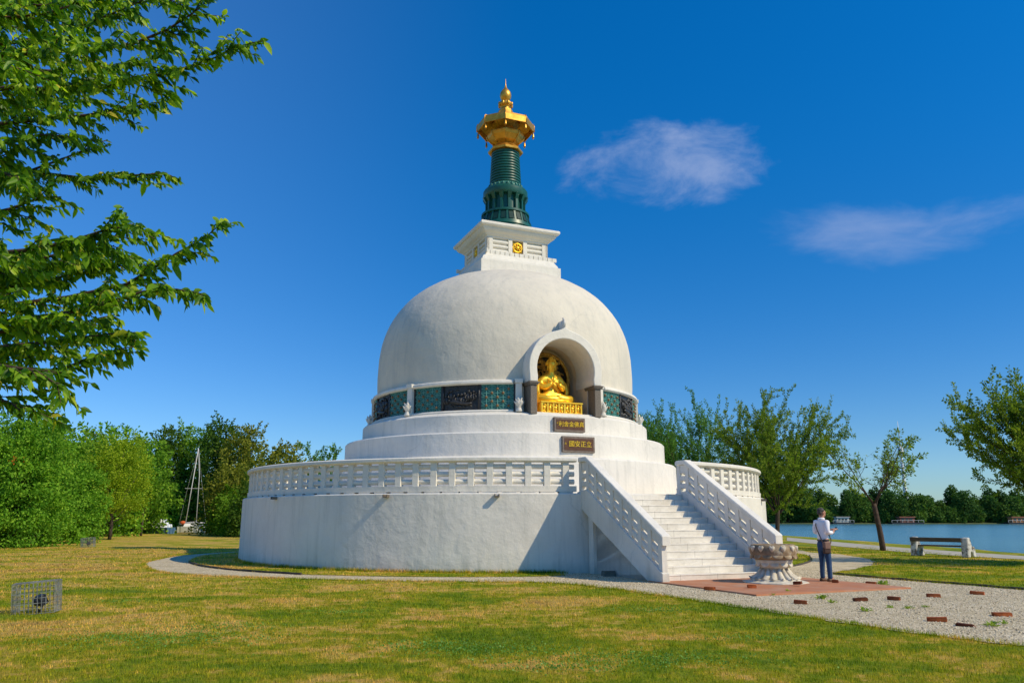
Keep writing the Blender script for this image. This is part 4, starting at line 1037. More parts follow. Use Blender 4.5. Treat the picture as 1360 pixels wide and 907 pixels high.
sn=[(0,0,.955,.160,.132),(0,.0,1.08,.152,.122),(0,.01,1.25,.172,.128),(0,0,1.40,.172,.115),(0,.0,1.475,.085,.082),
 (-.185,-.01,1.42,.078),(-.235,-.05,1.17,.060),(-.15,.17,1.17,.046),(.185,-.01,1.42,.078),(.235,-.05,1.17,.060),(.16,.17,1.17,.046)]
skin('shirt',sn,[(0,1),(1,2),(2,3),(3,4),(3,5),(5,6),(6,7),(3,8),(8,9),(9,10)],SHIRT,PR,2,0)
mb=MB(); mb.ringloop([(.078,1.47),(.088,1.50),(.072,1.535),(.065,1.53),(.07,1.48)],20); mb.build('collar',SHIRT,PR,True)
jn=[(0,0,1.02,.150,.120),(0,-.015,.90,.150,.135),(-.09,0,.80,.100),(-.105,.012,.50,.074),(-.115,-.005,.20,.060),(-.118,-.005,.05,.062),(.09,0,.80,.100),(.107,.03,.50,.074),(.119,.015,.20,.060),(.122,.015,.05,.062)]
skin('jeans',jn,[(0,1),(1,2),(2,3),(3,4),(4,5),(1,6),(6,7),(7,8),(8,9)],JEANS,PR,2,0)
mb=MB(); mb.ringloop([(.150,.965),(.160,.965),(.160,1.0),(.150,1.0)],24,M=Matrix.Diagonal((1,.84,1,1))); mb.build('belt',M_dark,PR)
mb=MB()
for s,y0 in ((-1,.04),(1,.06)):
    mb=MB(); pf=[(-.11,.0,.040,.075),(-.07,.0,.044,.085),(.0,.0,.043,.075),(.07,.0,.050,.055),(.13,.0,.045,.042),(.165,.0,.025,.028)]; lv=[];lf=[]
    for (yy,_,wd,hh_) in pf: lv+=[(s*.12-wd,y0+yy,0),(s*.12-wd,y0+yy,hh_*.6),(s*.12-wd*.5,y0+yy,hh_),(s*.12+wd*.5,y0+yy,hh_),(s*.12+wd,y0+yy,hh_*.6),(s*.12+wd,y0+yy,0)]
    for q in range(5):
        for w_ in range(6): lf.append((6*q+w_,6*q+6+w_,6*q+6+(w_+1)%6,6*q+(w_+1)%6))
    lf+=[(0,1,2,3,4,5),(35,34,33,32,31,30)]; mb.add(lv,lf); mb.build('shoe',SHOE,PR,True)
pass
mb=MB(); mb.ell((0,.0,1.712),(.080,.094,.074),None,16,10); mb.ell((0,-.040,1.66),(.072,.058,.070),None,12,8)
mb.build('hair',HAIR,PR,True)
mb=MB(); mb.ell((0,.125,1.635),(.014,.022,.022)); mb.ell((0,.112,1.595),(.026,.010,.006))
for s in (-1,1): mb.ell((s*.082,.02,1.64),(.012,.022,.034)); mb.ell((s*.03,.108,1.665),(.014,.008,.006))
mb.ell((0,.09,1.66),(.062,.035,.055),None,12,8); mb.ell((0,.085,1.60),(.05,.04,.05),None,12,8)
mb.build('face_features',SK,PR,True)
BG=empty('shoulder_bag',PR.location,PR.rotation_euler.z,'dark brown shoulder bag hanging at the hip of the man','bag')
M_bag=simple('bag_leather',(.035,.018,.012),(.075,.04,.03),7,.5,.2)
M_bag2=simple('bag_flap_tan',(.16,.09,.065),(.22,.13,.095),7,.6,.2)
mb=MB(); mb.box(.17,.25,-.20,.02,.69,.86); mb.build('pouch',M_bag,BG,bevel=.025)
mb=MB(); mb.box(.165,.272,-.19,.01,.80,.98); mb.build('flap',M_bag2,BG,bevel=.018)
mb=MB(); mb.tube([(.21,-.18,.90),(.12,-.165,1.05),(.0,-.155,1.25),(-.08,-.135,1.40),(-.13,-.02,1.495),(-.10,.10,1.40),(.04,.15,1.18),(.16,.12,1.02),(.22,.03,.93)],.013,6); mb.build('strap',M_bag,BG,True)
PHN=MB(); PHN.box(-.035,.035,-.005,.005,-.07,.07,Matrix.Translation((0,.42,1.285))@Matrix.Rotation(-.6,4,'X')); o=PHN.build('phone',M_dark,None,bevel=.004); o.location=PR.location; o.rotation_euler=PR.rotation_euler; tag(o,'small black phone held up in both hands by the man','phone')

# ------------------------------------------------------------ boats, tower
def hull(L,Wd,Hh,mat,parent,name='hull',fl=.75):
    mb=MB(); st_=14; vs=[];fs=[]
    for i in range(st_+1):
        t=i/st_; x=-L/2+L*t; wv=Wd/2*(1-(max(0,t-.45)/.55)**2.2)*(1 if t>.1 else .88); z1=Hh*(1+.25*t*t); k_=fl
        vs+=[(x,-wv,z1),(x,-wv*k_,Hh*.35),(x,0,-.15*Hh*(1-t*t)),(x,wv*k_,Hh*.35),(x,wv,z1),(x,0,z1-.03)]
    for i in range(st_):
        for q in range(6): fs.append((6*i+q,6*i+6+q,6*i+6+(q+1)%6,6*i+(q+1)%6))
    fs+=[(0,1,2,3,4,5),tuple(6*st_+q for q in (5,4,3,2,1,0))]
    mb.add(vs,fs); return mb.build(name,mat,parent,bevel=.01)
bp0=AT(247,700,97); K=empty('motor_boat',(bp0.x-1.0,90.6,-.42),R(172),'white cabin cruiser with blue-grey hull moored behind the lawn edge','boat')
hull(4.2,2.0,1.05,M_bluegrey,K)
mb=MB(); mb.box(-1.75,1.4,-.85,.85,1.02,1.40,tx=.05); mb.box(-1.4,.9,-.75,.75,1.40,1.95,tx=.18); cb=mb.build('cabin',M_white,K,bevel=.05)
for s in (-1,1):
    for x0 in (-1.1,-.3,.4): mb=MB(); mb.box(x0,x0+.5,s*.70-.02 if s>0 else -.72,s*.72 if s>0 else -.68,1.55,1.80); mb.build('window',M_glass,cb)
sp0=AT(263,700,93); K=empty('sailing_boat',(sp0.x+.9,89.0,-.2),R(12),'small sailing boat with bare tall masts lying beside the cruiser at the lawn edge','boat')
hull(2.9,1.3,.95,simple('grey_hull',(.50,.53,.50),(.66,.68,.65),3,.6,.1),K)
mb=MB(); mb.box(-.9,.7,-.42,.42,.9,1.25,tx=.12); mb.build('cabin',M_white,K,bevel=.04)
mb=MB(); mb.tube([(-1.3,0,1.25),(.3,0,1.35),(1.4,0,1.3)],[.10,.15,.06],8); mb.build('furled_sail',simple('grey_cover',(.4,.4,.42),(.5,.5,.5),3,.8,.2),K,True)
M_mast=simple('mast_alloy',(.55,.53,.50),(.65,.63,.60),4,.4,0)
mb=MB(); mb.tube([(-.75,0,.9),(-.05,0,9.6)],[.055,.04],8); mb.build('mast',M_mast,K,True)
mb=MB(); mb.tube([(.40,0,.9),(.3,0,6.5),(-.02,0,9.5)],[.05,.045,.025],8); mb.build('mast',M_mast,K,True)
mb=MB(); mb.tube([(-1.1,0,5.1),(.7,0,5.1)],.025,6); mb.build('spreader',M_mast,K)
mb=MB(); mb.tube([(1.45,0,1.2),(.7,0,5.3),(-.02,0,9.5)],.010,4); mb.tube([(-1.4,0,1.1),(-.8,0,5.3),(-.04,0,9.5)],.008,4); mb.build('rigging',M_mast,K)
mb=MB(); mb.ell((-1.0,.1,1.35),(.35,.3,.22)); mb.build('orange_cover',simple('orange_cloth',(.5,.08,.02),(.6,.13,.04),5,.8,.1),K,True)
db=AT(208,703,92); K=empty('dinghy',(db.x+.1,86.6,-.05),R(10),'low blue dinghy half hidden behind the lawn edge left of the cruiser','boat')
hull(1.4,.9,.6,simple('blue_boat',(.03,.12,.25),(.05,.18,.34),3,.6,.1),K)
mb=MB(); mb.box(-.65,.55,-.40,.40,.56,.66); mb.build('deck_cover',simple('blue_cover',(.06,.14,.25),(.1,.2,.3),3,.8,.1),K,bevel=.02)
def houseboat(u,Wd,col,roofc,lab,rz=0,deck=2.0):
    a,f,w_=ray(u,692); X=a/f*366; Y=bank_y(X)-6; X=a/f*Y
    hb=empty('houseboat',(X,Y,-.75),rz,lab,'houseboat','houseboats moored under the far bank')
    mb=MB(); mb.box(-Wd/2-deck,Wd/2+deck,-2,2,-.2,.7); mb.build('pontoon',M_dark if deck>1.5 else M_wood,hb)
    mb=MB(); mb.box(-Wd/2,Wd/2,-1.7,1.7,.7,2.9); hs_=mb.build('cabin',col,hb)
    for i in range(3): mb=MB(); x0=-Wd/2+.5+(Wd-1)/3*i; mb.box(x0,x0+Wd/5,-1.75,-1.68,1.4,2.4); mb.build('window',M_glass,hs_)
    mb=MB(); mb.box(-Wd/2-.5,Wd/2+.5,-2.1,2.1,2.95,3.2,tx=.1); mb.build('roof',roofc,hb)
    mb=MB()
    for x in np.linspace(-Wd/2-deck,Wd/2+deck,7): mb.tube([(x,-1.95,.7),(x,-1.95,1.6)],.06,4)
    mb.tube([(-Wd/2-deck,-1.95,1.6),(Wd/2+deck,-1.95,1.6)],.06,4); mb.build('railing',M_white,hb)
M_hbw=simple('cabin_white',(.45,.43,.38),(.6,.58,.52),1,.7,.1); M_hbr=simple('cabin_red_brown',(.20,.07,.045),(.3,.12,.08),1,.7,.1); M_hbo=simple('cabin_orange_wood',(.45,.18,.07),(.55,.25,.1),1,.7,.1)
M_roofr=simple('roof_red',(.28,.09,.06),(.38,.14,.10),1,.8,.1); M_roofg=simple('roof_grey',(.3,.3,.3),(.45,.45,.43),1,.8,.1)
houseboat(1118,5.5,M_hbw,M_roofg,'pale houseboat with grey roof moored just right of the man on the far bank')
houseboat(1203,6.5,M_hbr,M_roofr,'red-brown houseboat with reddish roof in the middle of the far bank',0,4)
houseboat(1352,7,M_hbo,M_roofr,'orange wooden houseboat at the right picture edge on the far bank')
TY=1700; ta,tf,_=ray(1206,688); tx=ta/tf*TY
TW=empty('television_tower',(tx,TY,0),0,'slender white lattice-like tower with a small head rising beyond the far trees','tower')
hh=AT(1196,600,TY).z; toph=AT(1196,563,TY).z
mb=MB(); mb.lathe([(6.5,0),(4.4,30),(3.2,80),(2.7,hh-14),(2.5,hh-10)],16)
M_tower=simple('pale_concrete',(.74,.76,.78),(.82,.84,.86),.05,.8,0)
mb.build('shaft',M_tower,TW,True)
mb=MB(); mb.lathe([(2.4,hh-14),(4,hh-9),(6.2,hh-5),(6.5,hh),(5,hh+3),(5.5,hh+6),(3.6,hh+10),(2,hh+13)],24); mb.build('head',M_tower,TW,autosm=30)
mb=MB(); mb.tube([(0,0,hh+10),(0,0,toph-22),(0,0,toph+6)],[1.5,1.0,.4],8); mb.build('antenna',M_tower,TW,True)
mb=MB()
for z in np.arange(20,hh-18,11): mb.ringloop([(4.2,z),(4.2,z+1.5),(2.5,z+1.5),(2.5,z)],12)
split_loose(mb.build('platform',M_tower,TW),'platform')

# ------------------------------------------------------------ trees
def leaf_mesh(name,Pn,Dn,size,mat,parent,seed,wr=.42,detail=False,droop=.0):
    rs=np.random.RandomState(seed); N=len(Pn); Pn=np.asarray(Pn,float); Dn=np.asarray(Dn,float)
    Dn=Dn/np.maximum(np.linalg.norm(Dn,axis=1,keepdims=True),1e-6)
    r=rs.normal(size=(N,3)); r[:,2]*=.35 if detail else .7
    S=np.cross(Dn,np.cross(r,Dn)+1e-6); S=np.cross(Dn,r); S/=np.maximum(np.linalg.norm(S,axis=1,keepdims=True),1e-6)
    Nn=np.cross(S,Dn); s=np.asarray(size).reshape(-1,1)*np.ones((N,1)); w=s*wr*.5
    if not detail:
        f=rs.uniform(-.25,.25,(N,1))*s
        V=np.stack([Pn,Pn+Dn*s*.5+S*w+Nn*f*.5,Pn+Dn*s,Pn+Dn*s*.5-S*w+Nn*f*.5],1).reshape(-1,3)
        b=np.arange(N)[:,None]*4
        T=np.concatenate([b+np.array([[0,1,2]]),b+np.array([[0,2,3]])],0)
    else:
        g=np.array([[0,0,-1.0]]); 
        a=Pn; c1=Pn+Dn*s*.35+g*s*droop*.1; c2=Pn+Dn*s*.68+g*s*droop*.38; t=Pn+Dn*s*.98+g*s*droop*.8
        up=Nn*s*.07
        V=np.stack([a,c1+S*w*.95+up,c1,c1-S*w*.95+up,c2+S*w*.8+up,c2,c2-S*w*.8+up,t],1).reshape(-1,3)
        b=np.arange(N)[:,None]*8
        T=np.concatenate([b+np.array([q]) for q in ([0,1,2],[0,2,3],[1,4,2],[4,5,2],[2,5,3],[5,6,3],[4,7,5],[5,7,6])],0)
    return npmesh(name,V,T,mat,parent)
def grow_tree(seed,spec):
    rr=random.Random(seed); tubes=MB(); LP=[];LD=[]
    lv=spec['levels']
    def grow(p,d,L,r,k):
        s=lv[k]; n=s.get('seg',4); pts=[p.copy()]; rad=[r]; dd=d.copy(); ds=[dd.copy()]
        for i in range(n):
            dd=(dd+Vector((rr.gauss(0,1),rr.gauss(0,1),rr.gauss(0,1)))*s['jit']+Vector((0,0,s['up']))).normalized()
            p=p+dd*(L/n); pts.append(p.copy()); rad.append(r*(1-(1-s.get('taper',.35))*(i+1)/n)); ds.append(dd.copy())
        tubes.tube(pts,rad,s.get('sides',5),True)
        if s.get('leaf'):
            m=int(L*s['leaf'])
            for _ in range(m):
                t=rr.uniform(s.get('lstart',.15),1)*n; i=min(int(t),n-1); f=t-i; q=pts[i].lerp(pts[i+1],f)
                side=Vector((rr.gauss(0,1),rr.gauss(0,1),rr.gauss(0,1))); side=(side-ds[i]*side.dot(ds[i])).normalized()
                LP.append(q+side*rr.uniform(0,s.get('lspread',.05))); LD.append(ds[i]*.55+side*rr.uniform(.5,1.1)+Vector((0,0,s.get('lz',-.15))))
        if k+1<len(lv):
            c=lv[k+1]
            for j in range(c['n'] if isinstance(c['n'],int) else rr.randint(*c['n'])):
                t=(c.get('start',.3)+(1-c.get('start',.3))*((j+rr.random())/max(1,(c['n'] if isinstance(c['n'],int) else c['n'][1]))))*n
                t=min(t,n-.01); i=int(t); q=pts[i].lerp(pts[i+1],t-i); az=j*2.4+rr.uniform(-.5,.5); an=R(rr.gauss(c['ang'],c.get('angv',8)))
                o=ds[i].orthogonal().normalized(); o=Matrix.Rotation(az,3,ds[i])@o
                nd=(ds[i]*math.cos(an)+o*math.sin(an)).normalized()
                frac=t/n
                grow(q,nd,c['len']*rr.uniform(.7,1.15)*(1-c.get('short',.35)*frac),max(r*(1-.6*frac)*c.get('rr',.55),.004),k+1)
    base=Vector((0,0,-.1)); grow(base,Vector((spec.get('lean',0),0,1)).normalized(),spec['levels'][0]['len'],spec['r'],0)
    return tubes,LP,LD
def make_tree(name,seed,spec,loc,mat,leafs,label,cat='tree',group=None,rz=0,bark=None,sc_=(1,1,1),wr=.45,fn=None):
    t=empty(name,loc,rz,label,cat,group); tb,LP,LD=grow_tree(seed,spec)
    if fn: LP,LD=fn(LP,LD)
    tb.build('trunk',bark or M_bark,t,True)
    rs=np.random.RandomState(seed); leaf_mesh('crown',LP,LD,leafs*rs.uniform(.7,1.25,len(LP)),mat,t,seed,wr)
    t.scale=sc_; return t
def cherry_spec(H=8,trunk=2.0,r=.16,dens=1.0,n1=8,n2=9,n3=6,ang=38,up=.06):
    return dict(r=r,levels=[dict(len=trunk*1.25,seg=5,jit=.04,up=.05,taper=.75,sides=9),
      dict(n=n1,start=.72,ang=ang,angv=14,len=(H-trunk)*.94,seg=8,jit=.05,up=up,rr=.62,sides=6,short=.05,leaf=26*dens,lstart=.45,lspread=.05),
      dict(n=n2,start=.15,ang=36,angv=12,len=(H-trunk)*.46,seg=6,jit=.06,up=up*2.6,rr=.5,sides=4,leaf=30*dens,lstart=.1,lspread=.045,short=.15),
      dict(n=n3,start=.1,ang=42,angv=14,len=(H-trunk)*.19,seg=4,jit=.05,up=up*3.6,rr=.5,sides=3,leaf=36*dens,lstart=.0,lspread=.035)])
make_tree('cherry_tree',121,cherry_spec(8.9,2.0,.19,1.35,n1=16,n2=11,n3=5,ang=38,up=.015),(15.7,47.5,0),L_cherry,.15,'broad leafy green tree with upswept shoots rising right behind the stair parapet','tree','cherry trees along the river',rz=.6,sc_=(.78,.78,.96))
make_tree('cherry_tree',22,cherry_spec(9.5,2.2,.19,1.2,n1=14,n2=9,n3=4,ang=38,up=.03),(13.0,58.5,0),L_cherry2,.16,'tree with thin spiky shoots just right of the dome, left of the broad leafy tree','tree','cherry trees along the river',rz=1.9,sc_=(.85,.85,.94))
make_tree('cherry_tree',26,cherry_spec(8.4,2.2,.19,1.0,n1=9,n2=9,n3=6,ang=36),(10.6,66,0),L_cherry2,.2,'tree mostly hidden behind the dome with only its shoots showing at the tier edge','tree','cherry trees along the river',rz=.3)
make_tree('cherry_tree',23,cherry_spec(7.0,1.8,.19,2.0,n1=15,n2=11,n3=7,ang=40,up=.02),(20.5,28.4,0),L_cherry,.13,'dense green tree leaning in from the right picture edge','tree','cherry trees along the river',rz=2.2,sc_=(.80,.80,.96))
# half-bare tree
t0=G(1173,731)
def bare_filter(LP,LD):
    rr=random.Random(4); P2=[];D2=[]
    for p,d in zip(LP,LD):
        keep=1 if (p.x>.7 or p.x<-1.5) else .05
        if p.z<2.6: keep*=.5
        if rr.random()<keep: P2.append(p);D2.append(d)
    return P2,D2
sp_bare=dict(r=.15,lean=-.01,levels=[dict(len=2.5,seg=6,jit=.025,up=.08,taper=.8,sides=9),
  dict(n=6,start=.86,ang=36,angv=10,len=4.1,seg=8,jit=.11,up=.06,rr=.62,sides=6,short=0,leaf=2,lstart=.6),
  dict(n=7,start=.25,ang=42,angv=14,len=1.7,seg=5,jit=.13,up=.06,rr=.5,sides=4,leaf=26,lstart=.2,lspread=.08),
  dict(n=6,start=.1,ang=44,angv=14,len=.75,seg=3,jit=.12,up=.02,rr=.5,sides=3,leaf=40,lspread=.06)])
make_tree('cherry_tree',35,sp_bare,(t0[0],t0[1],0),L_cherry,.15,'thin half-bare tree with reddish branches between the man and the bench','tree','cherry trees along the river',bark=M_barkred,fn=bare_filter)

# dense trees made of leaf clumps on lobes
def lobe_points(rs,lobes,n,shell=.55,tw=.0):
    """lobes: (x,y,z,rx,ry,rz)"""
    vol=np.array([l[3]*l[4]*l[5] for l in lobes])**(2/3.); pr=vol/vol.sum(); idx=rs.choice(len(lobes),n,p=pr); L=np.array(lobes)[idx]
    d=rs.normal(size=(n,3)); d/=np.linalg.norm(d,axis=1,keepdims=True); rad=1-np.abs(rs.normal(0,shell*.35,(n,1)))+rs.normal(0,.05,(n,1))
    Pp=L[:,:3]+d*L[:,3:6]*rad; return Pp,d
def dense_tree(name,seed,loc,H,W,mat,leaf,N,label,cat='tree',group=None,trunk_h=.2,top=.5,ground=False,shape='round',bark=None,nl=26,shoots=0,extra=None):
    rs=np.random.RandomState(seed); rr=random.Random(seed); t=empty(name,loc,rr.uniform(0,6),label,cat,group); lobes=[]
    for i in range(nl):
        f=(i+.5)/nl; z=H*(trunk_h+(1-trunk_h)*f*.93)
        if shape=='round': prof=math.sin(PI*min(1,max(.12,.12+.80*f)))**.6
        elif shape=='poplar': prof=math.sin(PI*min(.97,.25+.7*f))**.8
        elif shape=='bush': prof=(1-f**2.4*.62)
        else: prof=(1-f*.75)
        a=i*2.4+rr.uniform(-.4,.4); ro=W/2*prof*rr.uniform(.25,.72)
        s=W/2*rr.uniform(.26,.46)*(.75+.4*prof); lobes.append((ro*math.cos(a),ro*math.sin(a),z,s,s,s*rr.uniform(.7,1.1)))
    Pp,d=lobe_points(rs,lobes,N)
    zc=Pp[:,2]>(.02 if ground else H*trunk_h*.75); Pp=Pp[zc]; d=d[zc]
    # break the shell up: drop leaves in noise-shaped holes
    ph=rs.uniform(0,6,6); kf=3.1*(8.0/max(H,5))**.5; nzv=np.sin(Pp[:,0]*kf*1.7+ph[3])*np.sin(Pp[:,1]*kf*1.5+ph[4])*np.sin(Pp[:,2]*kf*1.9+ph[5]); Pp=Pp+d*nzv[:,None]*W*.045; q=np.sin(Pp[:,0]*kf+ph[0])+np.sin(Pp[:,1]*kf*1.1+ph[1]+Pp[:,2])+np.sin(Pp[:,2]*kf*1.3+ph[2]+Pp[:,0]*.7)
    keep=q+rs.normal(0,.45,len(q))>-.85; Pp=Pp[keep]; d=d[keep]
    Dd=d*.6+rs.normal(size=d.shape)*.6; Dd[:,2]-=.15
    if shoots:
        SP=[];SD=[]
        for k in range(shoots):
            l=lobes[rr.randrange(len(lobes)//2,len(lobes))]; a=rr.uniform(0,TAU); b=Vector((l[0]+l[3]*.6*math.cos(a),l[1]+l[4]*.6*math.sin(a),l[2]+l[5]*.5)); dr=Vector((.45*math.cos(a),.45*math.sin(a),1)).normalized(); Ls=rr.uniform(.08,.16)*H
            for q_ in range(int(14+8)):
                SP.append(b+dr*Ls*q_/22); SD.append(dr*.6+Vector((rr.gauss(0,.6),rr.gauss(0,.6),rr.gauss(0,.4))))
        Pp=np.concatenate([Pp,np.array(SP)]); Dd=np.concatenate([Dd,np.array(SD)])
    leaf_mesh('crown',Pp,Dd,leaf*rs.uniform(.6,1.35,len(Pp)),mat,t,seed,.62)
    tb=MB(); tr=max(.06,H*.016); pts=[Vector((0,0,-.2))]; 
    for i in range(1,7): pts.append(Vector((rr.gauss(0,.02)*H*.3,rr.gauss(0,.02)*H*.3,H*.8*i/6)))
    tb.tube(pts,[tr*(1.25-.16*i) for i in range(7)],8)
    for l in lobes[::2]:
        z=max(H*.12,l[2]*.55); b=Vector((0,0,z)); e=Vector(l[:3]); tb.tube([b,b.lerp(e,.5)+Vector((0,0,-.03*H)),e],[tr*.45,tr*.3,tr*.12],5)
    tb.build('trunk',bark or M_bark,t,True)
    if extra: extra(t,lobes,rs)
    return t
def orange_bit(t,lobes,rs):
    c=t.matrix_world.inverted()
    p=np.array([AT(20,611,43.2)]); p=p-np.array([t.location]); a=-t.rotation_euler.z; rot=np.array([[math.cos(a),-math.sin(a),0],[math.sin(a),math.cos(a),0],[0,0,1]]); p=(rot@p.T).T
    Pp=p+rs.normal(size=(16,3))*np.array([[.16,.16,.10]]); leaf_mesh('orange_leaves',Pp,rs.normal(size=(16,3)),.12,L_orange,t,3,.7)
GL='trees at the left edge of the lawn'
dense_tree('hazel_tree',41,(-28.9,46.5,0),7.3,7.6,L_hazel,.165,60000,'big bushy bright green tree with foliage down to the lawn at far left','tree',GL,.04,ground=True,shape='bush',nl=38,shoots=26,extra=orange_bit)
dense_tree('hazel_tree',42,(-36.2,50,0),8.4,8.5,L_mid,.18,42000,'tall green tree cut by the left picture edge behind the bushy one','tree',GL,.04,ground=True,shape='bush',nl=34,shoots=22)
dense_tree('hazel_tree',43,(-29.6,54.0,0),5.2,4.6,L_hazel,.16,26000,'lower leafy bush right of the biggest bushy tree behind the distant cage','bush',GL,.03,ground=True,shape='bush',nl=26,shoots=12)
p=G(145,716.5)
dense_tree('young_tree',44,(p[0],p[1],0),7.6,6.4,L_lime,.15,26000,'round yellow-green young tree with a visible slim trunk on the lawn','tree',GL,.26,shape='round',nl=34,shoots=34)
p=G(187,711.5)
dense_tree('young_tree',45,(p[0],p[1],0),6.2,3.4,L_mid,.22,5000,'slim young tree with a thin bare stem right of the yellow-green one','tree',GL,.50,nl=16)
def bt(u,v,Y): q=AT(u,v,Y); return q.x,Y,q.z
for (seed,u,vt,Y,Wd,mat,shape,lab,nm,leaf,N) in [
 (50,62,556,66,10,L_mid,'round','green crown rising behind the bushy tree at far left','broadleaf_tree',.30,14000),
 (51,150,576,74,9.5,L_hazel,'round','wide bright green tree directly behind the yellow-green young tree','broadleaf_tree',.32,15000),
 (52,112,580,80,8,L_olive,'round','yellowish tree top between the bushy tree and the wide bright green tree','broadleaf_tree',.32,11000),
 (53,196,585,86,8.5,L_mid,'round','leafy green tree left of the boat masts','broadleaf_tree',.32,12000),
 (54,226,566,118,10,L_dark,'poplar','tall dark tree left of the boat masts with a pointed top','broadleaf_tree',.42,13000),
 (55,258,566,122,11,L_mid,'round','rounded green tree top just behind the tip of the masts','broadleaf_tree',.42,13000),
 (56,295,558,116,10,L_dark,'poplar','dark tall tree right of the boat masts','broadleaf_tree',.40,15000),
 (57,330,560,112,10,L_olive,'poplar','tall olive-green feathery tree at the left end of the round wall','broadleaf_tree',.36,16000),
 (58,312,622,80,7.5,L_olive,'bush','lower olive shrub mass in front of the dark tall trees','shrub',.26,12000),
 (59,306,650,78,4.6,L_mid,'bush','small green bush at the right of the boats','shrub',.24,7000),
 (60,375,592,84,9,L_olive,'round','olive tree showing above the left part of the balustrade','broadleaf_tree',.32,14000),
 (61,345,640,72,6,L_dark,'bush','dark shrub touching the left end of the balustrade','shrub',.24,9000),
 (62,232,640,117,7,L_hazel,'bush','light green bush behind the white cruiser','shrub',.38,8000),
 (63,166,650,89,6,L_hazel,'bush','low bush between the two young tree trunks','shrub',.28,8000),
 (64,118,655,84,7,L_dark,'bush','dark undergrowth shrub behind the yellow-green young tree','shrub',.28,8000),
 (65,20,575,60,10,L_mid,'bush','green tree filling the far left corner behind the bushy tree','broadleaf_tree',.28,13000),
 (66,196,662,90.5,4,L_dark,'bush','dark low shrub behind the blue dinghy','shrub',.28,6000),
 (67,268,640,121,8,L_dark,'bush','dark shrub filling the gap behind the masts','shrub',.4,8000),
 (68,320,660,76,5.5,L_mid,'bush','green bush at the foot of the trees left of the round wall','shrub',.24,8000)]:
    q=AT(u,vt,Y); dense_tree(nm,seed,(q.x,Y,0 if Y<88 or Y>113 else -.3),q.z,Wd,mat,leaf,N,lab,nm.replace('broadleaf_',''),'trees and shrubs beyond the lawn',.06,ground=True,shape=shape,nl=30,shoots=14)
make_tree('cherry_tree',24,cherry_spec(7.1,2.2,.16,1.6,n1=6,n2=5,n3=3,ang=34,up=.02),(-14.4,62,0),L_cherry2,.20,'tree with a few long leafy shoots rising above the left balustrade','tree','trees and shrubs beyond the lawn',rz=1.0)
# trees behind the pagoda, seen only from the side
# far bank
protos=[]
for i,(seed,H_,W_,mat,shape) in enumerate([(70,15,12,L_far,'round'),(71,13,12,L_far2,'round'),(72,16,9,L_far,'poplar'),(73,11,11,L_far2,'bush'),(74,14,11,L_far,'bush'),(75,12,10,L_far,'round'),(76,7,9,L_far2,'bush')]):
    protos.append(dense_tree('riverside_tree',seed,(0,0,0),H_,W_,mat,.9,5200,'dark green tree in the continuous wood along the far river bank','tree','trees along the far bank',.05,ground=True,shape=shape,nl=22))
fr=random.Random(9); used=set(); x=-40.0
while x<470:
    for row in range(2):
        k=fr.randrange(6) if row or fr.random()<.7 else 6
        xx=x+fr.uniform(-2,2)+row*3; yy=bank_y(xx)+3.5+row*11+fr.uniform(-2,2)
        if k not in used: o=protos[k]; used.add(k)
        else: o=copy_tree(protos[k])
        s=fr.uniform(.82,1.06); o.location=(xx,yy,.2); o.rotation_euler=(0,0,fr.uniform(0,6)); o.scale=(s*1.05,s*1.05,s)
    x+=5.2
for k in range(7):
    if k not in used: protos[k].location=(480+6*k,400,.2)

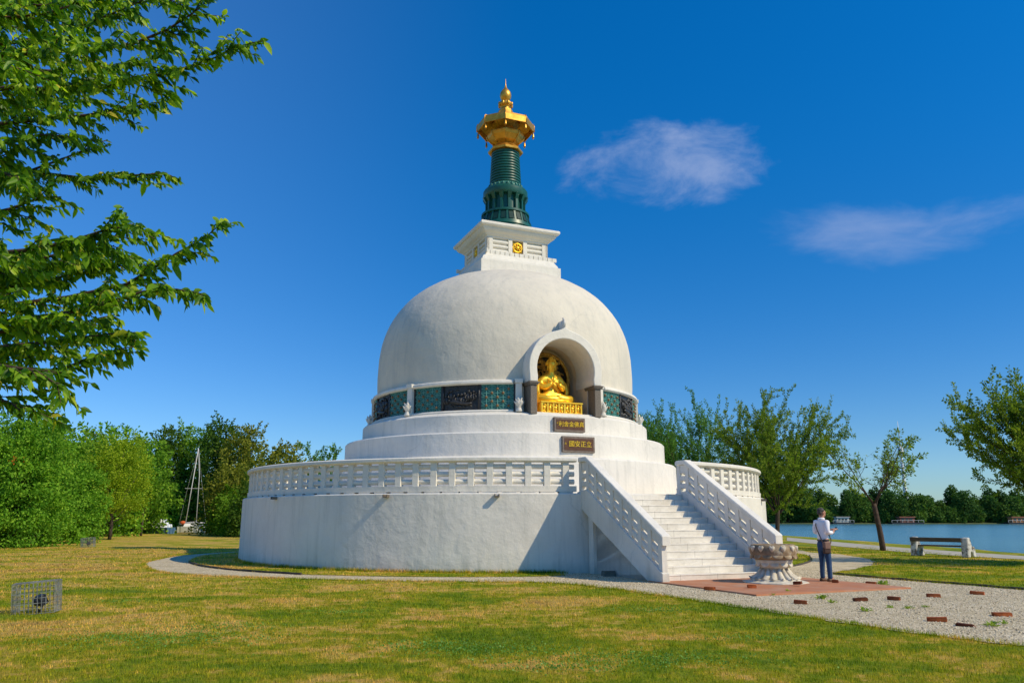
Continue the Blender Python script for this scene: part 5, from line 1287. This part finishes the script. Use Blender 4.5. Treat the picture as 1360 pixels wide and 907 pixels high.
# foreground tree whose boughs hang into the picture from the left
FT=empty('foreground_tree',(-6.6,5.4,0),0,'leafy cherry tree whose boughs reach into the picture from the upper left','tree')
boughs=[
 [(-160,150,5.4),(-60,128,5.3),(15,116,5.2),(74,119,5.15),(142,114,5.1),(191,105,5.1),(240,92,5.05),(278,80,5.0),(327,59,5.0),(346,56,5.0)],
 [(-160,110,5.0),(-60,84,4.9),(0,74,4.9),(77,68,4.85),(123,66,4.8),(173,60,4.8),(222,40,4.75),(256,18,4.7),(285,-6,4.7),(310,-30,4.7)],
 [(-160,150,5.8),(-60,110,5.8),(0,35,5.8),(18,9,5.8),(34,-20,5.8)],
 [(-160,90,5.6),(-50,64,5.5),(25,56,5.5),(71,46,5.4),(117,31,5.4),(170,10,5.3),(215,-12,5.3)],
 [(-160,200,6.0),(-40,168,6.0),(46,160,6.0),(117,153,6.0),(164,143,6.0),(205,137,6.0),(232,132,6.0)],
 [(-160,230,5.2),(-60,200,5.1),(0,190,5.0),(20,186,5.0),(52,179,5.0),(105,182,5.0)],
 [(-160,250,6.2),(-50,222,6.2),(37,228,6.2),(108,236,6.2),(170,233,6.2),(222,230,6.2)],
 [(37,228,6.2),(75,214,6.2),(99,205,6.3),(123,194,6.3),(142,186,6.3)],
 [(-160,310,5.6),(-50,292,5.6),(12,278,5.6),(55,262,5.6),(80,262,5.6)],
 [(-160,370,4.9),(-60,342,4.9),(0,336,4.9),(40,332,4.9),(102,318,4.85),(150,302,4.8),(185,304,4.8),(206,318,4.8)],
 [(-160,440,5.3),(-50,412,5.3),(20,404,5.3),(90,395,5.3),(167,378,5.2),(198,360,5.2),(235,336,5.2),(272,316,5.2),(296,295,5.2)],
 [(-160,460,5.0),(-50,435,5.0),(37,423,5.0),(93,415,5.0),(148,400,4.95),(191,387,4.9),(235,384,4.9),(275,393,4.9)],
 [(-160,500,5.5),(-40,465,5.5),(60,455,5.5),(102,449,5.5),(148,443,5.5),(180,448,5.5)],
 [(-160,540,5.1),(-40,515,5.1),(40,500,5.1),(93,486,5.1),(133,470,5.1),(160,463,5.1)],
 [(-160,510,4.7),(-60,490,4.7),(0,486,4.7),(46,492,4.7),(72,508,4.7),(84,520,4.7)],
 [(-160,560,4.8),(-60,530,4.8),(-10,528,4.8),(16,536,4.8),(26,545,4.8)],
 [(-160,390,5.9),(-60,372,5.9),(20,362,5.9),(80,352,5.9),(140,345,5.9),(180,340,5.9)],
 [(-160,60,4.4),(-60,20,4.4),(10,24,4.4),(60,18,4.4),(120,0,4.4)],
 [(-160,20,5.9),(-20,-4,5.9),(80,4,5.9),(170,6,5.9),(240,-4,5.9),(290,-14,5.9)],
 [(-160,160,4.3),(-60,96,4.3),(-10,86,4.3),(30,92,4.3)],
 [(-160,120,5.9),(-60,96,5.9),(20,92,5.9),(90,96,5.9),(150,92,5.9),(200,78,5.9),(232,62,5.9)],
 [(-160,150,6.4),(-60,138,6.4),(20,134,6.4),(80,138,6.4),(120,130,6.4)],
 [(-160,410,6.0),(-60,384,6.0),(10,380,6.0),(60,372,6.0),(120,360,6.0),(170,352,6.0),(215,350,6.0)],
 [(-160,470,5.8),(-60,446,5.8),(10,440,5.8),(60,432,5.8),(110,428,5.8),(150,418,5.8)],
 [(-160,360,5.4),(-60,352,5.4),(10,350,5.4),(60,342,5.4),(110,330,5.4),(150,318,5.4),(168,300,5.4)],
 [(-160,500,5.9),(-60,478,5.9),(10,470,5.9),(50,470,5.9),(100,464,5.9)],
 [(-160,250,5.0),(-60,232,5.0),(-10,226,5.0),(24,236,5.0),(36,250,5.0)],
 [(-160,40,5.2),(-60,14,5.2),(30,6,5.2),(90,10,5.2),(150,-4,5.2)]]
tb=MB(); LP=[];LD=[]; rr=random.Random(5)
joints=[]
def boughleaves(pts,step,lz=-.22,jit=.42):
    for a,b in zip(pts,pts[1:]):
        L=(b-a).length; n_=max(1,int(L/step)); d=(b-a).normalized()
        for i in range(n_):
            q=a.lerp(b,(i+rr.random())/n_); s=1 if rr.random()<.5 else -1
            side=d.cross(Vector((0,0,1))).normalized()*s
            LP.append(q); LD.append(d*rr.uniform(.3,.9)+side*rr.uniform(.1,.9)+Vector((rr.gauss(0,jit),rr.gauss(0,jit),lz+rr.gauss(0,.35))))
for bi,bg_ in enumerate(boughs):
    pts=[AT(u,v,Y) for u,v,Y in bg_]; pts=[Vector(q) for q in pts]
    # densify
    n_=len(pts); start=.022 if bi!=7 else .012
    tb.tube(pts,[max(.004,start*(1-i/(n_-.5))) for i in range(n_)],7)
    joints.append((pts[0],start))
    vis=pts[1:] if bi!=7 else pts
    boughleaves(vis[1:],.013)
    inner_part=True
    # side twigs
    tot=len(vis)-1
    for i in range(tot):
        a,b=vis[i],vis[i+1]; d=(b-a).normalized(); seglen=(b-a).length
        nt=max(1,int(seglen/.05)) if bi not in (7,) else 1
        for k in range(nt):
            if i>=tot-1 and rr.random()<.3: continue
            frac=(i+k/nt)/tot
            q=a.lerp(b,(k+rr.random())/nt); s=rr.choice((-1,1)); side=d.cross(Vector((0,0,1))).normalized()*s
            td=(d*rr.uniform(.6,1.1)+side*rr.uniform(.3,.9)+Vector((0,0,rr.uniform(-.34,.26)))).normalized(); L=rr.uniform(.14,.44)*(1.15-.68*frac)
            tp=[q,q+td*L*.5+Vector((0,0,-.004)),q+td*L+Vector((0,0,-.03))]; tb.tube(tp,[.005,.0035,.002],4); boughleaves(tp,.0105)
trk=Vector((-6.6,5.4,0))
tb2=MB(); tpts=[Vector((-6.6,5.4,-.1)),Vector((-6.55,5.42,1.2)),Vector((-6.45,5.4,2.2)),Vector((-6.4,5.35,3.6)),Vector((-6.5,5.3,5.2)),Vector((-6.4,5.3,6.6)),Vector((-6.3,5.3,7.6))]
tb2.tube(tpts,[.19,.16,.14,.12,.09,.06,.03],12)
for q,r_0 in joints:
    if q.x>-3.6: 
        continue
    z=max(1.9,min(6.6,q.z-rr.uniform(.5,1.5))); base_=Vector((-6.45,5.36,z)); L_=(q-base_).length
    m1_=base_.lerp(q,.3)+Vector((rr.uniform(-.15,.15),rr.uniform(-.35,.35),rr.uniform(.1,.35))); m2_=base_.lerp(q,.68)+Vector((rr.uniform(-.1,.1),rr.uniform(-.2,.2),rr.uniform(.05,.22)))
    tb2.tube([base_,m1_,m2_,q],[.036,.030,.024,r_0],8)
    # foliage on the off-frame half of each bough
    for s0_,s1_ in ((m1_,m2_),(m2_,q)):
        boughleaves([s0_,s1_],.016)
        for k in range(9):
            s_=s0_.lerp(s1_,rr.random()); td=((s1_-s0_).normalized()*.6+Vector((rr.gauss(0,.6),rr.gauss(0,.6),rr.gauss(0,.35)))).normalized(); Lt=rr.uniform(.3,.7)
            tp=[s_,s_+td*Lt*.5,s_+td*Lt+Vector((0,0,-.04))]; tb2.tube(tp,[.007,.005,.002],4); boughleaves(tp,.016)
for k in range(26):      # the rest of the crown, on the far side of the trunk
    z=rr.uniform(2.4,7.2); a_=rr.uniform(R(70),R(290)); base_=Vector((-6.45,5.35,z)); e_=base_+Vector((math.cos(a_),math.sin(a_),rr.uniform(.1,.6)))*rr.uniform(1.2,2.4); m1_=base_.lerp(e_,.5)+Vector((0,0,.15)); tb2.tube([base_,m1_,e_],[.035,.02,.006],6)
    boughleaves([m1_,e_],.02)
    for q_ in range(9):
        s_=base_.lerp(e_,rr.uniform(.35,1)); td=Vector((rr.gauss(0,1),rr.gauss(0,1),rr.gauss(0,.4))).normalized(); tp=[s_,s_+td*.3,s_+td*.6]; tb2.tube(tp,[.007,.005,.002],4); boughleaves(tp,.02)
tw=FT.location
for vv in (tb,tb2): vv.v=[(x-tw.x,y-tw.y,z) for x,y,z in vv.v]
tb2.build('trunk',M_bark,FT,True); tb.build('boughs',M_barkred,FT,True)
LPn=np.array([(p.x-tw.x,p.y-tw.y,p.z) for p in LP]); LDn=np.array([tuple(d) for d in LD]); rs=np.random.RandomState(3)
leaf_mesh('crown',LPn,LDn,rs.uniform(.040,.088,len(LPn))*np.where(rs.uniform(size=len(LPn))<.06,1.5,1),L_near,FT,3,.42,True,.4)

# ------------------------------------------------------------ grass blades and pebbles
def inpoly(x,y,poly):
    poly=np.asarray(poly); n=len(poly); c=np.zeros(len(x),bool); j=n-1
    for i in range(n):
        xi,yi=poly[i]; xj,yj=poly[j]
        if yi!=yj: c^=((yi>y)!=(yj>y))&(x<(xj-xi)*(y-yi)/(yj-yi)+xi)
        j=i
    return c
rs=np.random.RandomState(12)
op=np.array(outer_poly); ip=np.array(inner_poly)
def scatter(ymin,ymax,dens):
    A=(ymax-ymin)*(ymax*1.55); n=int(A*dens); y=rs.uniform(ymin,ymax,n); x=rs.uniform(-ymax*.78,ymax*.78,n); k=np.abs(x)<y*.74+1.0; x,y=x[k],y[k]
    g=inpoly(x,y,op)&~inpoly(x,y,ip); dx=x-C0.x; dy=y-C0.y; rr_=np.hypot(dx,dy); lr=dx*math.sin(PHI)-dy*math.cos(PHI); lt=dx*math.cos(PHI)+dy*math.sin(PHI)
    bad=g|(rr_<10.98)|((lr>9)&(lr<18.7)&(np.abs(lt-.3)<2.35)&(lr<15.1))|((lr>14)&(lr<18.65)&(lt>-2)&(lt<2.6))|(x>20.3)
    k=~bad; return x[k],y[k]
def blades(x,y,per,hmin,hmax,wd,spread):
    n=len(x)*per; X=np.repeat(x,per)+rs.normal(0,spread,n); Y=np.repeat(y,per)+rs.normal(0,spread,n); h=rs.uniform(hmin,hmax,n)
    a=rs.uniform(0,TAU,n); ln=rs.uniform(.1,.9,n)*h; bx,by=np.cos(a),np.sin(a); w=wd*rs.uniform(.6,1.3,n)
    z0=np.where(inpoly(X,Y,ip),.02,-.004)
    V=np.stack([np.stack([X-by*w,Y+bx*w,z0],1),np.stack([X+by*w,Y-bx*w,z0],1),np.stack([X+bx*ln,Y+by*ln,z0+h],1)],1).reshape(-1,3)
    T=np.arange(3*n).reshape(-1,3); return V,T
Vs=[];Ts=[];off=0
for (y0,y1,dn,per,h0,h1,wd,spd) in ((7.4,12,330,5,.02,.055,.0032,.03),(12,18,150,5,.02,.06,.0050,.04),(18,28,52,5,.02,.065,.008,.06),(28,46,15,5,.02,.075,.013,.09)):
    x,y=scatter(y0,y1,dn); V,T=blades(x,y,per,h0,h1,wd,spd); Vs.append(V); Ts.append(T+off); off+=len(V)
# longer fringe along the gravel edge and wall foot
def fringe(poly,n,side,h0,h1,wd,closed=False):
    poly=np.asarray(poly); seg=np.linalg.norm(np.diff(poly,axis=0),axis=1); cs=np.concatenate([[0],np.cumsum(seg)]); t=rs.uniform(0,cs[-1],n); i=np.clip(np.searchsorted(cs,t)-1,0,len(seg)-1); f=((t-cs[i])/np.maximum(seg[i],1e-6))[:,None]
    p=poly[i]*(1-f)+poly[i+1]*f+rs.normal(0,.05,(n,2)); return blades(p[:,0],p[:,1],3,h0,h1,wd,.02)
fr1=[q for q in smooth(left_out)]
for poly,n_,h0,h1,wd in ((fr1,5200,.03,.09,.005),(smooth(right_out[:5]),1300,.03,.08,.006),([p for p in arcp(10.95,-75,10,40)],4200,.04,.15,.006),(inner,1700,.03,.08,.006)):
    V,T=fringe(poly,n_,1,h0,h1,wd); Vs.append(V); Ts.append(T+off); off+=len(V)
o=npmesh('grass',np.concatenate(Vs),np.concatenate(Ts),M_blade); tag(o,'short patchy green and straw-coloured grass blades of the lawn','grass',kind='stuff')
# clover patches
cxs=[];N_=0
for (u,v,su,sv) in ((215,850,2.0,1.0),(640,866,1.6,.7),(850,878,1.8,.7),(560,858,1.0,.5),(300,835,1.0,.5),(870,812,1.2,.5),(760,890,1.2,.4),(160,800,1.0,.4),(450,815,.8,.4),(1010,850,1.0,.4)):
    gx,gy=G(u,v); n_=int(800*su*sv); x=rs.normal(gx,su*.42,n_); y=rs.normal(gy,sv*.42,n_); k=~(inpoly(x,y,op)&~inpoly(x,y,ip)); cxs.append(np.stack([x[k],y[k]],1))
cp=np.concatenate(cxs); n_=len(cp); z=rs.uniform(.015,.06,n_); P3=np.concatenate([cp,z[:,None]],1); D3=rs.normal(size=(n_,3)); D3[:,2]=np.abs(D3[:,2])*.25
o=leaf_mesh('clover',P3,D3,rs.uniform(.015,.028,n_),M_clover,None,5,.9); tag(o,'small dark green clover leaves in patches across the near lawn','clover',kind='stuff')
# pebbles
n=46000; y=rs.uniform(10,26,n)**1; x=rs.uniform(-1,14,n); k=(inpoly(x,y,op)&~inpoly(x,y,ip)); dx=x-C0.x; dy=y-C0.y; lr=dx*math.sin(PHI)-dy*math.cos(PHI); lt=dx*math.cos(PHI)+dy*math.sin(PHI)
k&=~((lr>9)&(lr<18.65)&(lt>-2)&(lt<2.6)); x,y=x[k],y[k]; n=len(x)
s=rs.uniform(.006,.019,n)[:,None,None]; oc=np.array([[1,0,0],[-1,0,0],[0,1,0],[0,-1,0],[0,0,1],[0,0,-1]],float)[None]*s*rs.uniform(.6,1.3,(n,6,1))*np.array([1,1,.7])
a=rs.uniform(0,TAU,n); ca,sa=np.cos(a)[:,None],np.sin(a)[:,None]; V=np.stack([oc[:,:,0]*ca-oc[:,:,1]*sa+x[:,None],oc[:,:,0]*sa+oc[:,:,1]*ca+y[:,None],oc[:,:,2]+.016],2).reshape(-1,3)
b=np.arange(n)[:,None]*6; T=np.concatenate([b+np.array([q]) for q in ([0,2,4],[2,1,4],[1,3,4],[3,0,4],[2,0,5],[1,2,5],[3,1,5],[0,3,5])],0)
o=npmesh('pebbles',V,T,M_pebble); tag(o,'loose pale pebbles scattered over the gravel forecourt','pebbles',kind='stuff')

# ------------------------------------------------------------ render defaults
sc.render.engine='CYCLES'; sc.cycles.max_bounces=6; sc.cycles.transparent_max_bounces=6
